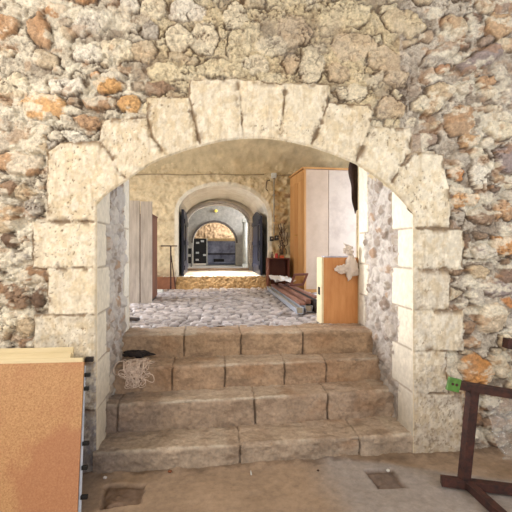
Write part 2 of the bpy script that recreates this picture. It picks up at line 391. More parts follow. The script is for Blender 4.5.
    aw = [(p[0], p[2]) for p in aw]; aw[0] = (XL, -1.0); aw[-1] = (XR, -1.0)
    px_, pz_ = X[snap], Z[snap]; best = np.full(px_.shape, 1e9); bxx = px_.copy(); bzz = pz_.copy()
    for (ax, az), (bx_, bz) in zip(aw[:-1], aw[1:]):
        ex, ez = bx_-ax, bz-az; t = np.clip(((px_-ax)*ex+(pz_-az)*ez)/(ex*ex+ez*ez), 0, 1)
        qx, qz = ax+ex*t, az+ez*t; dd = (px_-qx)**2+(pz_-qz)**2; k = dd < best
        best[k] = dd[k]; bxx[k] = qx[k]; bzz[k] = qz[k]
    X2 = X.copy(); Z2 = Z.copy(); X2[snap] = bxx; Z2[snap] = bzz; H[snap] = 0
    C[snap] = lin((216, 200, 168))
    keepv = out | snap
    P = np.stack([X2, YW-H, Z2], -1)
    q = keepv[:-1, :-1] & keepv[1:, :-1] & keepv[:-1, 1:] & keepv[1:, 1:]
    anyout = out[:-1, :-1] | out[1:, :-1] | out[:-1, 1:] | out[1:, 1:]
    q &= anyout
    fa = ash[:-1, :-1] | (snap[:-1, :-1] & (Z[:-1, :-1] < 3)) | ash[1:, 1:] | ash[1:, :-1] | ash[:-1, 1:]
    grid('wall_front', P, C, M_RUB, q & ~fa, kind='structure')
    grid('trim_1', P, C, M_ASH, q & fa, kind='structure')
near_wall()
def reveal(name, X0, sgn, zj, seed):
    st = .0075
    ys = np.concatenate([[YW], np.arange(YW+.004, YB, st), [YB, YB+.001]]); zs = np.arange(-.02, 3.0, st)
    Y, Z = np.meshgrid(ys, zs)
    U = (Y-YW)*150; V = (3-Z)*150
    f = Field(U, V, seed, warp=2.5, wsc=.11)
    def pl(x, y, r): return r.choice([(168, 156, 144), (156, 143, 132), (184, 174, 164), (140, 124, 112), (168, 142, 120), (194, 186, 178)])
    rubble(f, [], True, seed, (-5, -5, 190, 460), pl, None, (12, 9, 7, 5), (60, 120, 200, 260), hgt=.022)
    mk = ss(.93, 1.12, f.e); mort = lin((172, 163, 156))*(.75+.45*fbm(U*.2, V*.2, 5, 3))[..., None]
    n1 = fbm(U*.12, V*.12, seed+3, 5, .6); n2 = fbm(U*.5, V*.5, 8, 3)
    H = f.h*(1-mk)-mk*.008+(n1-.5)*.04+(n2-.5)*.012; C = f.c*(1-mk[..., None])+mort*mk[..., None]
    pw = ss(.44, .54, fbm(U*.08, V*.06, seed+9, 5, .6))[..., None]; C = C*(1-.62*pw)+lin((206, 200, 194))*.62*pw
    # dressed quoins at either arris
    n = fbm(V*.03, U*0+3, seed+5, 2)
    for yr, w, dirn in ((YW, .32, 1), (YB, .22, -1)):
        zz = [0]+list(zj)+[3.1]
        for k in range(len(zz)-1):
            ww = w*(1.15 if k % 2 else .8)
            a, b = zz[k], zz[k+1]
            dy = (Y-yr)*dirn
            m = (Z >= a) & (Z < b) & (dy < ww+(n1-.5)*.14)
            jd = np.minimum(np.minimum(Z-a, b-Z), ww-dy)
            j = ss(.012, .003, jd)*ss(.0, .03, dy)
            hh = .004+(n1-.5)*.008*ss(0, .04, dy)-j*.010
            hh = hh*ss(0, .012, dy)
            cc = lin((232, 224, 208))*(.86+.28*fbm(U*.2, V*.15, seed+12, 4))[..., None]
            jc = (j*.6)[..., None]; cc = cc*(1-jc)+lin((140, 118, 96))*jc
            H = np.where(m, hh, H); C = np.where(m[..., None], cc, C)
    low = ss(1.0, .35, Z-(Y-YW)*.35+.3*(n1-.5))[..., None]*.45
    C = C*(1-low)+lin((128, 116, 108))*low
    H = H*ss(0, .02, Y-YW)*ss(0, .02, YB-Y)
    zsp = onY(97, 205, YW)[2] if X0 < 0 else onY(413, 214, YW)[2]
    Y = np.maximum(Y, YW+.09*ss(zsp-.01, zsp+.05, Z))
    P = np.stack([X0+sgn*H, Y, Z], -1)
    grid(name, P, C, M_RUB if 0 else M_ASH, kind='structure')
zr = [onY(413, y, YW)[2] for y in (393, 351, 310, 269, 228)]
zl = [onY(97, y, YW)[2] for y in (410, 362, 315, 268, 222)]
reveal('wall_right', XR, -1, zr, 21)
reveal('wall_left', XL, 1, zl, 34)
# flared soffit behind the arch ring, then the rear vault of the passage
cur = []
aw = [onY(px, py, YW) for px, py in ARCH]
for i, p in enumerate(aw):
    a = Vector(aw[max(i-1, 0)]); b = Vector(aw[min(i+1, len(aw)-1)]); t = (b-a).normalized()
    nrm = Vector((-t.z, 0, t.x))
    if nrm.z < 0: nrm = -nrm
    cur.append((Vector(p), nrm))
bm = BM(); rows = []
for yy, off in ((YW, 0), (YW+.16, .17), (YW+.4, .36), (YB, .78)):
    r = []
    for p, nr in cur:
        q = p+nr*off; r.append(bm.verts.new((min(max(q.x, XL-.002), XR+.002), yy, q.z)))
    rows.append(r)
for A, B in zip(rows[:-1], rows[1:]):
    for i in range(len(A)-1): bm.faces.new((A[i], A[i+1], B[i+1], B[i]))
CURB = [(v.co.x, v.co.z) for v in rows[-1]]
tag(obj('trim_2', bm, M_FLAT, smooth=True), kind='structure')
def notch_wall(name, curve, xa, xb, zb, zt, y0, mat, thick=.04):
    cols = [(xa, curve[0][0], zb, zb)]
    cols += [(a[0], b[0], a[1], b[1]) for a, b in zip(curve[:-1], curve[1:]) if b[0]-a[0] > 1e-4]
    cols += [(curve[-1][0], xb, zb, zb)]
    bm = BM()
    for x0, x1, za, zc in cols:
        prism(bm, [(x0, za), (x1, zc), (x1, zt), (x0, zt)], y0, y0+thick)
    bmesh.ops.remove_doubles(bm, verts=bm.verts, dist=1e-5)
    return tag(obj(name, bm, mat), kind='structure')
notch_wall('wall_passage', CURB, -4.6, 4.6, ZU-.2, 4.6, YB, M_FLAT)
# near room shell (behind the camera it opens on a wide doorway to daylight)
def slab(name, x0, x1, y0, y1, z0, z1, mat):
    bm = BM(); bx(bm, x0, x1, y0, y1, z0, z1); return tag(obj(name, bm, mat), kind='structure')
slab('wall_front_upper', -4.6, 4.6, YW+.05, YW+.25, 3.4, 4.6, M_FLAT)
slab('wall_front_left', -4.6, -2.3, YW+.03, YW+.23, -.1, 4.6, M_FLAT)
slab('wall_front_right', 2.9, 4.6, YW+.03, YW+.23, -.1, 4.6, M_FLAT)
slab('ceiling', -4.6, 4.6, -4, YW+.2, 3.8, 3.95, M_FLAT)
slab('wall_near_left', -3.6, -3.4, -4, YW+.1, -.1, 3.9, M_FLAT)
slab('wall_near_right', 3.8, 4.0, -4, YW+.1, -.1, 3.9, M_FLAT)
# ================================================================ LOWER FLOOR
PITS = [[(104, 484), (110, 481.5), (145, 482), (142, 500), (100, 507)], [(365, 468), (391, 466), (408, 484.5), (378, 486)]]
def floor_low():
    st = .011
    xs = np.arange(-2.5, 3.1, st); ys = np.arange(1.4, YW+.03, st)
    X, Y = np.meshgrid(xs, ys)
    D = Y*CT+X*ST; U = 256+F*(X*CT-Y*ST)/D; V = HZ+F*E/D
    n1 = fbm(X*3, Y*3, 6, 5); n2 = fbm(X*14, Y*14, 9, 4, .6)
    H = (n1-.5)*.03+(n2-.5)*.010
    C = lin((158, 136, 116))*(.8+.4*n1)[..., None]*(.88+.24*n2)[..., None]*np.ones(3)
    # pale trowelled screed on the right
    ln = (Y-(3.02-.42*(X-1.05)))+(n1-.5)*.10
    sl = ss(.03, -.05, ln)*ss(.62, .95, X+(n1-.5)*.25)
    C = C*(1-.75*sl[..., None])+lin((154, 148, 146))*.75*sl[..., None]
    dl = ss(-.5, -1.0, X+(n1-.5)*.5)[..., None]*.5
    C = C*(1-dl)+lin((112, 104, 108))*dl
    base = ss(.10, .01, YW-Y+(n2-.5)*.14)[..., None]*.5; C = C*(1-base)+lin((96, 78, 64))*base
    H += ss(.12, .0, YW-Y)*.02*n2
    for pt in PITS:
        w = [onZ(a, b, 0.0)[:2] for a, b in pt]
        sd = poly_sd(X+(n2-.5)*.03, Y+(n2-.5)*.03, w)
        k = ss(.008, -.010, sd)
        H = H-k*(.026-.03*n2*ss(-.01, -.05, sd)); kc = (k*.8)[..., None]
        C = C*(1-kc)+lin((104, 84, 72))*(.6+.8*n2[..., None])*kc
    H = H-0.012
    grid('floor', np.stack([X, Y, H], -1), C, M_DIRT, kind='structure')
floor_low()
slab('floor_near', -3.6, 4.0, -4, 1.42, -.1, -.004, M_FLAT)
# ================================================================ STAIRCASE
stair = thing('stone_staircase', 'four worn stone steps rising through the arched opening', 'staircase', (0, YW, 0))
rz = [0, .088*E, .228*E, .356*E, 1-0]
zs_ = [0, .136, .353, .552, ZU]
tops = [((97, 453), (410, 434)), ((107, 405), (392, 390)), ((117, 369), (377, 358)), ((126, 334.5), (364, 330.5))]
joints = [[240, 365], [255, 331, 121], [173, 225, 286, 330], [184, 241, 304]]
hcol = [(162, 144, 126), (162, 140, 120), (166, 138, 112), (168, 140, 112)]
ends = [onZ(a[0], a[1], zs_[i+1]) for i, (a, b) in enumerate(tops)], [onZ(b[0], b[1], zs_[i+1]) for i, (a, b) in enumerate(tops)]
def step(i):
    A, B = ends[0][i], ends[1][i]
    zt, zb = zs_[i+1], zs_[i]
    xs = np.arange(XL-.02, XR+.021, .007); t = (xs-A[0])/(B[0]-A[0])
    yf = A[1]+(B[1]-A[1])*t
    if i == 3: yback = YB+.04
    else: yback = None
    yb = np.full_like(xs, yback) if yback else (ends[0][i+1][1]+(ends[1][i+1][1]-ends[0][i+1][1])*(xs-ends[0][i+1][0])/(ends[1][i+1][0]-ends[0][i+1][0])+.03)
    rnd = .028; prof = []                # (kind, s): tread, nose, riser
    for s in np.linspace(0, 1, 34): prof.append(('t', s))
    for s in np.linspace(.1, 1, 9): prof.append(('n', s))
    for s in np.linspace(.04, 1, 26): prof.append(('r', s))
    P = []; NR = []; K = []
    for kind, s in prof:
        if kind == 't': y = yb+(yf+rnd-yb)*s; z = np.full_like(xs, zt); n = (0, 1.); k = 0
        elif kind == 'n': a = s*math.pi/2; y = yf+rnd-rnd*math.sin(a); z = np.full_like(xs, zt-rnd+rnd*math.cos(a)); n = (-math.sin(a), math.cos(a)); k = s
        else: y = yf+0*xs; z = np.full_like(xs, zt-rnd+(zb-.03-zt+rnd)*s); n = (-1., 0); k = 1
        P.append(np.stack([xs, y, z], -1)); NR.append(np.broadcast_to(n, (len(xs), 2))); K.append(np.full(len(xs), k))
    P = np.array(P); NR = np.array(NR); K = np.array(K)
    arc = np.cumsum(np.concatenate([[0], np.sqrt(((P[1:, 10]-P[:-1, 10])**2).sum(-1))]))[:, None]+0*P[..., 0]
    Xg = P[..., 0]
    n1 = fbm(Xg*7+i*9, arc*9, 50+i, 5, .6); n2 = fbm(Xg*40, arc*40, 60+i, 4, .6)
    H = (n1-.5)*.034+(n2-.5)*.011
    H = H-.03*ss(.5, .8, fbm(Xg*12, arc*3, 70+i, 3))*(1-abs(K*2-1))
    jt = np.zeros_like(Xg)
    for jx in joints[i]:
        xx = onZ(jx, (tops[i][0][1]+tops[i][1][1])/2, zt)[0]
        w = .003+.006*fbm(arc*20, Xg*0+jx, 5, 3)
        jt = np.maximum(jt, ss(1.6, .4, abs(Xg-xx-(fbm(arc*18, Xg*0+jx, 9, 3)-.5)*.016)/w)*(.45+.55*ss(0, .4, K)))
    H -= jt*.022
    rub = np.zeros_like(Xg)
    C = lin(hcol[i])*(.74+.5*n1)[..., None]*(.85+.3*n2)[..., None]*np.ones(3)
    dust_lit = ((1-K)*.65)[..., None]; C = C*(1-dust_lit)+lin((184, 162, 142))*dust_lit  # treads lightened: grey dust plus the light they catch, in the colour
    gm = ss(.52, .68, fbm(Xg*6+i*3, arc*14, 141+i, 5, .65))[..., None]*.45; C = C*(1-gm)+lin((112, 90, 72))*gm
    nose = np.exp(-((K-.35)/.35)**2)[..., None]*.6*ss(.35, .6, fbm(Xg*4, arc*0+i, 88, 3))[..., None]; C = C*(1-nose)+lin((206, 196, 180))*nose  # highlight along the tread edge painted into the colour
    st2 = ss(.55, .7, fbm(Xg*3+3, arc*5, 81+i, 4))[..., None]*.4; C = C*(1-st2)+lin((150, 112, 80))*st2
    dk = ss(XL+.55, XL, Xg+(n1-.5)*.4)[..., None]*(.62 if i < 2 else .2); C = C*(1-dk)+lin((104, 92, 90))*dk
    jc = jt[..., None]*.8; C = C*(1-jc)+lin((76, 60, 48))*jc
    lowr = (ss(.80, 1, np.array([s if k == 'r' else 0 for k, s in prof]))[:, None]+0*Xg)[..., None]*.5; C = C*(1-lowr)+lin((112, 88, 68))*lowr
    Q = P.copy(); Q[..., 1] += NR[..., 0]*H; Q[..., 2] += NR[..., 1]*H
    Q[..., 1] -= YW
    # closed back so the block is solid
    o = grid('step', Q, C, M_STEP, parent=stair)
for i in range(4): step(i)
# ================================================================ UPPER ROOM
def cobbles():
    st = .014
    xs = np.arange(-3.2, 3.2, st); ys = np.arange(YB-.02, Y1+.02, st)
    X, Y = np.meshgrid(xs, ys)
    a = X/.135; b = Y/.085
    a = a+.5*(np.floor(b) % 2)
    i0, j0 = np.floor(a), np.floor(b); f1 = np.full(X.shape, 9.); f2 = np.full(X.shape, 9.); idv = np.zeros(X.shape)
    for di in (-1, 0, 1):
        for dj in (-1, 0, 1):
            ci, cj = i0+di, j0+dj
            cx = ci+.5+(hsh(ci, cj, 3)-.5)*.75; cy = cj+.5+(hsh(ci, cj, 4)-.5)*.7
            d = np.sqrt((a-cx)**2+(b-cy)**2); r = hsh(ci, cj, 5)
            k = d < f1; f2 = np.where(k, f1, np.minimum(f2, d)); f1 = np.where(k, d, f1); idv = np.where(k, r, idv)
    g = ss(.04, .42, f2-f1)
    H = g*(.036+.020*idv)-.04+(fbm(X*2, Y*2, 4, 3)-.5)*.03
    C = (lin((204, 196, 198))*(.62+.6*idv)[..., None]*g[..., None]+lin((78, 60, 50))*(1-g)[..., None])
    wm = ss(7.4, 8.1, Y+(fbm(X*2, Y*2, 8, 3)-.5)*.8)[..., None]*.5; C = C*(1-wm)+lin((170, 140, 104))*wm
    grid('floor_upper', np.stack([X, Y, ZU+H], -1), C, M_COB, kind='structure')
cobbles()
A1 = [(-44.5, 212), (-44, 207), (-41, 201), (-35, 195), (-27, 190.5), (-16, 187), (-4, 185.5), (5, 185.5), (16, 187.5), (26, 191), (35, 197), (41.5, 204), (44, 210), (45, 216)]
A1 = [(223+a, b) for a, b in A1]
A1w = [(onY(a, b, Y1)[0], onY(a, b, Y1)[2]) for a, b in A1]
def far_wall():
    st = .02
    X, Z = np.meshgrid(np.arange(-3.6, 4.2, st), np.arange(ZU-.05, 3.4, st))
    D = Y1*CT+X*ST; U = 256+F*(X*CT-Y1*ST)/D; V = HZ-F*(Z-E)/D
    f = Field(U*3, V*3, 61, warp=4, wsc=.1)
    def pl(x, y, r): return r.choice([(206, 180, 138), (214, 190, 150), (190, 160, 118), (220, 204, 172), (176, 140, 102)])
    rubble(f, [], True, 9, (800, 500, 900, 860), pl, None, (13, 9, 7), (60, 120, 160), hgt=.03)
    mk = ss(.93, 1.12, f.e); n1 = fbm(U*.22, V*.22, 14, 5, .6); n2 = fbm(U*.9, V*.9, 8, 3)
    rr = ss(268, 276, U+(n1-.5)*6)*ss(180, 186, V)
    H = (n1-.5)*.09+(n2-.5)*.04+rr*(f.h*(1-mk)-.012*mk)
    C = lin((218, 198, 162))*(.62+.46*n1+.26*n2)[..., None]*np.ones(3)
    up = ss(179, 172, V)[..., None]*.35; C = C*(1-up)+lin((190, 172, 138))*up
    C = C*(1-rr[..., None])+(f.c*(1-mk[..., None])+lin((214, 192, 150))*mk[..., None])*rr[..., None]
    chip = ss(.6, .7, fbm(U*.1, V*.25, 27, 4, .6))[..., None]*.4; C = C*(1-chip)+lin((170, 142, 108))*chip
    lowd = ss(262, 284, V+(n1-.5)*14)[..., None]*.6; C = C*(1-lowd)+lin((150, 108, 80))*lowd
    hole = [(A1[0][0], 900)]+A1+[(A1[-1][0], 900)]
    sdh = poly_sd(U, V, hole)
    ring = ss(4.2, 3.2, sdh)[..., None]; C = C*(1-ring)+lin((226, 216, 196))*ring
    H = H*ss(1, 4, sdh)
    out = sdh > 0; nb = np.zeros_like(out)
    for dy in (-1, 0, 1):
        for dx in (-1, 0, 1): nb |= np.roll(np.roll(out, dy, 0), dx, 1)
    snap = (~out) & nb
    w = [(A1w[0][0], -2)]+A1w+[(A1w[-1][0], -2)]
    px_, pz_ = X[snap], Z[snap]; best = np.full(px_.shape, 1e9); qx_ = px_.copy(); qz_ = pz_.copy()
    for (ax, az), (bx_, bz) in zip(w[:-1], w[1:]):
        ex, ez = bx_-ax, bz-az; t = np.clip(((px_-ax)*ex+(pz_-az)*ez)/(ex*ex+ez*ez), 0, 1)
        qx, qz = ax+ex*t, az+ez*t; dd = (px_-qx)**2+(pz_-qz)**2; k = dd < best
        best[k] = dd[k]; qx_[k] = qx[k]; qz_[k] = qz[k]
    X[snap] = qx_; Z[snap] = qz_
    H[snap] = 0; kv = out | snap
    q = kv[:-1, :-1] & kv[1:, :-1] & kv[:-1, 1:] & kv[1:, 1:] & (out[:-1, :-1] | out[1:, :-1] | out[:-1, 1:] | out[1:, 1:])
    grid('wall_back', np.stack([X, Y1-H, Z], -1), C, M_PLAS, q, kind='structure')
far_wall()
# transverse vault of the upper room springing from the far wall
ZSP = onY(223, 175, Y1)[2]
def vault():
    n = 90; th = np.linspace(0, math.pi, n); xs = np.arange(-4.1, 4.3, .03)
    X, T = np.meshgrid(xs, th)
    yc, ry = (YB+Y1)/2, (Y1-YB)/2
    nn = fbm(X*4, T*7, 45, 6, .68); H = (nn-.5)*.14
    Y = yc+(ry+.0-H)*np.cos(T); Z = ZSP+(1.15-H)*np.sin(T)
    C = lin((204, 184, 148))*(.6+.7*nn)[..., None]*np.ones(3)
    grid('ceiling_vault', np.stack([X, Y, Z], -1), C, M_PLAS, kind='structure')
vault()
# side walls of the upper room, each with a tall window opening for daylight
def side_wall(name, x, ya, yb, za, zb):
    bm = BM()
    for (y0, y1, z0, z1) in ((YB, ya, ZU-.1, 4.6), (yb, Y1, ZU-.1, 4.6), (ya, yb, ZU-.1, za), (ya, yb, zb, 4.6)):
        bx(bm, x-.1, x+.1, y0, y1, z0, z1)
    return tag(obj(name, bm, M_FLAT), kind='structure')
side_wall('wall_upper_left', -3.2, 4.7, 7.6, ZU+.3, 3.0)
side_wall('wall_upper_right', 3.9, 4.7, 7.4, ZU+.3, 3.0)
# sill below the arched doorway and the short vaulted tunnel behind it
xa, xb = A1w[0][0], A1w[-1][0]
def sill():
    X, T = np.meshgrid(np.arange(xa-.04, xb+.04, .012), np.linspace(0, 1, 40))
    n1 = fbm(X*22, T*7, 4, 3, .6); Y = Y1-.20+T*.20-(n1-.5)*.05; Z = ZU-.02+T**.8*(ZS-ZU+.02)+(n1-.5)*.025
    C = lin((176, 142, 98))*(.55+.85*n1)[..., None]*np.ones(3)
    grid('floor_ramp', np.stack([X, Y, Z], -1), C, M_DIRT, kind='structure')
sill()
M_SILL = plain('sunlit_sill', (236, 230, 216), .8, (214, 206, 190), 6, bump=.2)  # white strip: sunlight on the threshold put into the stone colour
slab('floor_tunnel', xa-.3, xb+.3, Y1, Y1+.35, ZS-.2, ZS, M_SILL)
slab('floor_tunnel_inner', xa-.3, xb+.3, Y1+.35, Y2, ZS-.2, ZS+.006, plain('brown_paving', (146, 130, 112), .85, (118, 104, 88), 7, bump=.3))
def tunnel(name, curve, ya, yb, zb, mat, ny=12):
    bm = BM(); c = [(curve[0][0], zb)]+list(curve)+[(curve[-1][0], zb)]
    rows = [[bm.verts.new((x, ya+(yb-ya)*j/ny, z)) for x, z in c] for j in range(ny+1)]
    for A, B in zip(rows[:-1], rows[1:]):
        for i in range(len(c)-1): bm.faces.new((A[i], A[i+1], B[i+1], B[i]))
    return tag(obj(name, bm, mat, smooth=False), kind='structure')
# voussoir soffit: joint lines come from the blocks' own small steps
tunnel('ceiling_tunnel', A1w, Y1, Y2, ZS-.02, M_CREAM)
def arcpx(cx, hw, ysp, ytop, n=14):
    return [(cx+hw*-math.cos(math.pi*i/n), ysp-(ysp-ytop)*math.sin(math.pi*i/n)) for i in range(n+1)]
A2 = arcpx(218, 30.5, 224, 204.5); A2w = [(onY(a, b, Y2)[0], onY(a, b, Y2)[2]) for a, b in A2]
notch_wall('wall_inner', A2w, -1.6, 1.9, ZS-.1, 3.6, Y2, M_CREAM, .25)
fr = arcpx(218, 33.5, 224, 201.5); frw = [(onY(a, b, Y2)[0], onY(a, b, Y2)[2]) for a, b in fr]
bm = BM(); n = len(frw)
inn = [(A2w[0][0], ZS)]+A2w+[(A2w[-1][0], ZS)]; outr = [(frw[0][0], ZS)]+frw+[(frw[-1][0], ZS)]
for i in range(len(inn)-1):
    a, b, c, d = inn[i], inn[i+1], outr[i+1], outr[i]
    hexa(bm, [(a[0], Y2-.09, a[1]), (b[0], Y2-.09, b[1]), (b[0], Y2+.002, b[1]), (a[0], Y2+.002, a[1])],
         [(d[0], Y2-.09, d[1]), (c[0], Y2-.09, c[1]), (c[0], Y2+.002, c[1]), (d[0], Y2+.002, d[1])])
M_FRAME = plain('grey_timber', (196, 192, 190), .7, (160, 154, 150), 10, (1, 1, 6))
tag(obj('trim_3', bm, M_FRAME), kind='structure')
bm = BM(); bx(bm, A2w[0][0], A2w[-1][0], Y2-.12, Y2+.1, ZS-.001, ZS+.05)
tag(obj('trim_4', bm, plain('threshold_wood', (176, 150, 124), .8, (140, 112, 88), 8, (8, 1, 1)), bevel=.008), kind='structure')
slab('floor_hall', -3, 3.2, Y2, Y4, ZS-.2, ZS-.002, M_GREYST)
A3 = arcpx(214.5, 21.5, 243, 222); A3w = [(onY(a, b, Y3)[0], onY(a, b, Y3)[2]) for a, b in A3]
notch_wall('wall_hall', A3w, -3, 3.2, ZS-.1, 3.6, Y3, M_GREYST, .35)
bm = BM(); w0 = arcpx(214.5, 23.2, 243, 220.3); w0 = [(onY(a, b, Y3)[0], onY(a, b, Y3)[2]) for a, b in w0]
for i in range(len(w0)-1):
    a, b, c, d = A3w[i], A3w[i+1], w0[i+1], w0[i]
    hexa(bm, [(a[0], Y3-.05, a[1]), (b[0], Y3-.05, b[1]), (b[0], Y3+.01, b[1]), (a[0], Y3+.01, a[1])],
         [(d[0], Y3-.05, d[1]), (c[0], Y3-.05, c[1]), (c[0], Y3+.01, c[1]), (d[0], Y3+.01, d[1])])
tag(obj('trim_5', bm, plain('arch_edge', (128, 118, 112), .8, (96, 86, 80), 10)), kind='structure')
def endwall():
    X, Z = np.meshgrid(np.arange(-1.6, 2.4, .025), np.arange(ZS-.05, 3.4, .025))
    n1 = fbm(X*5, Z*5, 4, 4); n2 = fbm(X*18, Z*18, 4, 3)
    C = lin((190, 164, 134))*(.5+.95*n2)[..., None]*np.ones(3)
    grid('wall_end', np.stack([X, Y4-(n2-.5)*.09-(n1-.5)*.1, Z], -1), C, M_PLAS, kind='structure')
endwall()
slab('ceiling_hall', -3, 3.2, Y2+.2, Y4, 3.5, 3.65, M_GREYST)
slab('wall_hall_left', -3.1, -3, Y2, Y4+.1, ZS-.1, 3.6, M_GREYST)
slab('wall_hall_right', 3.2, 3.3, Y2, Y4+.1, ZS-.1, 3.6, M_GREYST)
exec_parts = []
# ================================================================ FAR THINGS
M_DOOR = plain('dark_door_paint', (36, 40, 64), .45, (20, 22, 34), 9, (1, 1, .3), bump=.2)
M_BLK = plain('black', (22, 22, 24), .5)
M_IRON = plain('dark_iron', (52, 44, 42), .6, (30, 26, 26), 20)
def soff(x):                             # height of the tunnel soffit over x
    for (a, za), (b, zb) in zip(A1w[:-1], A1w[1:]):
        if a <= x <= b: return za+(zb-za)*(x-a)/(b-a+1e-9)
    return A1w[0][1]
def leaf(x, ya, yb, zt_a, zt_m, zt_b, label):
    t = thing('door_leaf', label, 'door', (x, ya, ZS))
    bm = BM(); L = yb-ya
    prof = [(0, .01), (L, .01), (L, zt_b-ZS), (L*.55, zt_m-ZS), (0, zt_a-ZS)]
    a = [bm.verts.new((-.025, y, z)) for y, z in prof]; b = [bm.verts.new((.025, y, z)) for y, z in prof]
    bm.faces.new(a); bm.faces.new(b[::-1])
    for i in range(5): bm.faces.new((a[i], b[i], b[(i+1) % 5], a[(i+1) % 5]))
    obj('panel', bm, M_DOOR, t, bevel=.006)
    s = 1 if x < 0 else -1
    bm = BM()
    for z in (.12, .62, 1.05): bx(bm, s*.025 if s > 0 else -.045, s*.045 if s > 0 else -.025, .05, L-.05, z, z+.09)
    obj('rail', bm, M_DOOR, t, bevel=.004)
    bm = BM(); tube(bm, [(s*.03, .12, .3), (s*.05, .12, .32), (s*.05, .12, 1.0), (s*.03, .12, 1.02)], .010)
    obj('bolt', bm, M_BLK, t)
leaf(xa+.075, Y1+.1, Y1+1.5, 2.32, 2.32, 2.25, 'dark blue door leaf folded back on left of tunnel doorway')
leaf(xb-.13, Y1+.06, Y1+1.55, 2.20, 2.34, 2.30, 'dark blue door leaf folded back on right of tunnel doorway')
# sun-bright lamp on hall wall
p = onY(216, 211, Y3-.03)
t = thing('wall_lamp', 'small round yellow lamp above the innermost arch', 'lamp', p)
bm = BM(); Mx = Matrix.Rotation(math.radians(90), 4, 'X'); lathe(bm, [(.05, 0), (.05, .03), (.04, .04)], n=14, M=Mx); obj('mount', bm, M_GREYST, t)
bm = BM(); bmesh.ops.create_icosphere(bm, subdivisions=2, radius=.05, matrix=Matrix.Translation((0, -.06, 0)))
ml, nt, b = mat_base('lamp_glow'); b.inputs['Base Color'].default_value = L4((240, 214, 110)); b.inputs['Emission Color'].default_value = L4((240, 210, 90)); b.inputs['Emission Strength'].default_value = .8
obj('bulb', bm, ml, t, smooth=True)
# pale pillar in the hall and a dark rack beyond it
x0 = onY(242.5, 0, 12.2)[0]; x1 = onY(247.5, 0, 12.2)[0]; zt = onY(245, 219, 12.2)[2]
t = thing('pillar', 'slim pale pillar standing right of the innermost arch', 'pillar', ((x0+x1)/2, 12.2, ZS))
bm = BM(); lathe(bm, [(.07, .1), (.068, zt-ZS-.1)], n=20); obj('shaft', bm, M_PALE, t, smooth=True)
bm = BM(); bx(bm, -.09, .09, -.09, .09, 0, .1); obj('base', bm, M_PALE, t, bevel=.01)
bm = BM(); bx(bm, -.09, .09, -.09, .09, zt-ZS-.1, zt-ZS); obj('capital', bm, M_PALE, t, bevel=.01)
M_RED = plain('reddish_wood', (128, 74, 54), .6, (92, 50, 38), 8, (1, 1, .2))
xr_ = onY(250.5, 0, 12.7)[0]
t = thing('shelf_rack', 'dark reddish shelf rack behind the slim pale pillar', 'shelf', (xr_, 12.6, ZS))
for x_ in (-.09, .3):
    bm = BM(); bx(bm, x_, x_+.04, 0, .3, 0, 1.15); obj('upright', bm, M_RED, t)
for z in (.05, .55, 1.1):
    bm = BM(); bx(bm, -.05, .3, 0, .3, z, z+.04); obj('shelf', bm, M_RED, t)
bm = BM(); bx(bm, -.05, .3, .27, .29, .09, 1.1); obj('back_panel', bm, M_IRON, t)
# chair-like dark clutter left in the hall
xl_ = onY(189.5, 0, 12.6)[0]
t = thing('folded_chair', 'dark folded chair left of the innermost arch', 'chair', (xl_, 12.6, ZS))
for s in (-.07, .05):
    bm = BM(); tube(bm, [(s, 0, 0), (s, .05, .3), (s, .1, .55)], .012); obj('leg', bm, M_BLK, t)
bm = BM(); bx(bm, -.07, .05, .08, .11, .38, .55); obj('backrest', bm, M_BLK, t, bevel=.01)
bm = BM(); bx(bm, -.07, .05, .02, .06, .1, .3); obj('seat', bm, M_IRON, t, bevel=.01)
# black notice board with white cards
YN = Y3+.55
a = onY(193, 264, YN); c = onY(206.5, 238.5, YN)
t = thing('notice_board', 'black panel with five small white cards inside innermost arch', 'board', (a[0], YN, ZS))
W_, H_ = c[0]-a[0], c[2]-ZS
bm = BM(); bx(bm, -.06, W_, 0, .05, 0.06, H_); obj('board', bm, M_BLK, t, bevel=.005)
for x_ in (W_, -.09):
    bm = BM(); bx(bm, x_, x_+.03, -.01, .06, 0, H_); obj('post', bm, M_PALE, t)
M_PAPER = plain('paper', (222, 222, 222), .8)
for (cx, cy) in ((197.6, 242.8), (202.4, 241.2), (197.4, 252.8), (197.2, 259.8), (204.6, 255)):
    q = onY(cx, cy, YN-.01); bm = BM(); bx(bm, q[0]-a[0]-.05, q[0]-a[0]+.05, -.012, -.001, q[2]-ZS-.03, q[2]-ZS+.03); obj('card', bm, M_PAPER, t)
# steel counter
YC = Y3+.75
a = onY(207, 266, YC); c = onY(240, 241, YC)
M_STEEL = plain('blue_steel', (170, 176, 200), .4, (96, 96, 118), 3, metal=.35, bump=.05)
t = thing('steel_counter', 'bluish steel counter with dark shelf inside innermost arch', 'counter', (a[0], YC, ZS))
Wc, Hc = c[0]-a[0], c[2]-ZS; zm = onY(0+220, 254, YC)[2]-ZS
bm = BM(); bx(bm, 0, Wc, .35, .38, 0, Hc); obj('back_panel', bm, M_STEEL, t)
bm = BM(); bx(bm, 0, Wc, 0, .35, zm-.02, zm+.02); obj('shelf', bm, M_IRON, t)
bm = BM(); bx(bm, 0, Wc, 0, .36, .06, .1); obj('bottom_shelf', bm, M_STEEL, t)
for x_ in (-.03, Wc):
    bm = BM(); bx(bm, x_, x_+.03, 0, .38, 0, Hc); obj('side_panel', bm, M_STEEL, t)
bm = BM(); bx(bm, -.5, Wc+.1, -.05, .45, Hc+.003, Hc+.09)
tag(obj('wooden_beam', bm, plain('pale_beam', (222, 196, 152), .7, (200, 172, 128), 6, (6, 1, 1)), bevel=.006), 'pale wooden beam laid across top of steel counter', 'beam')
bpy.data.objects['wooden_beam'].location = (a[0], YC, ZS)
q = onY(219, 263, YC)
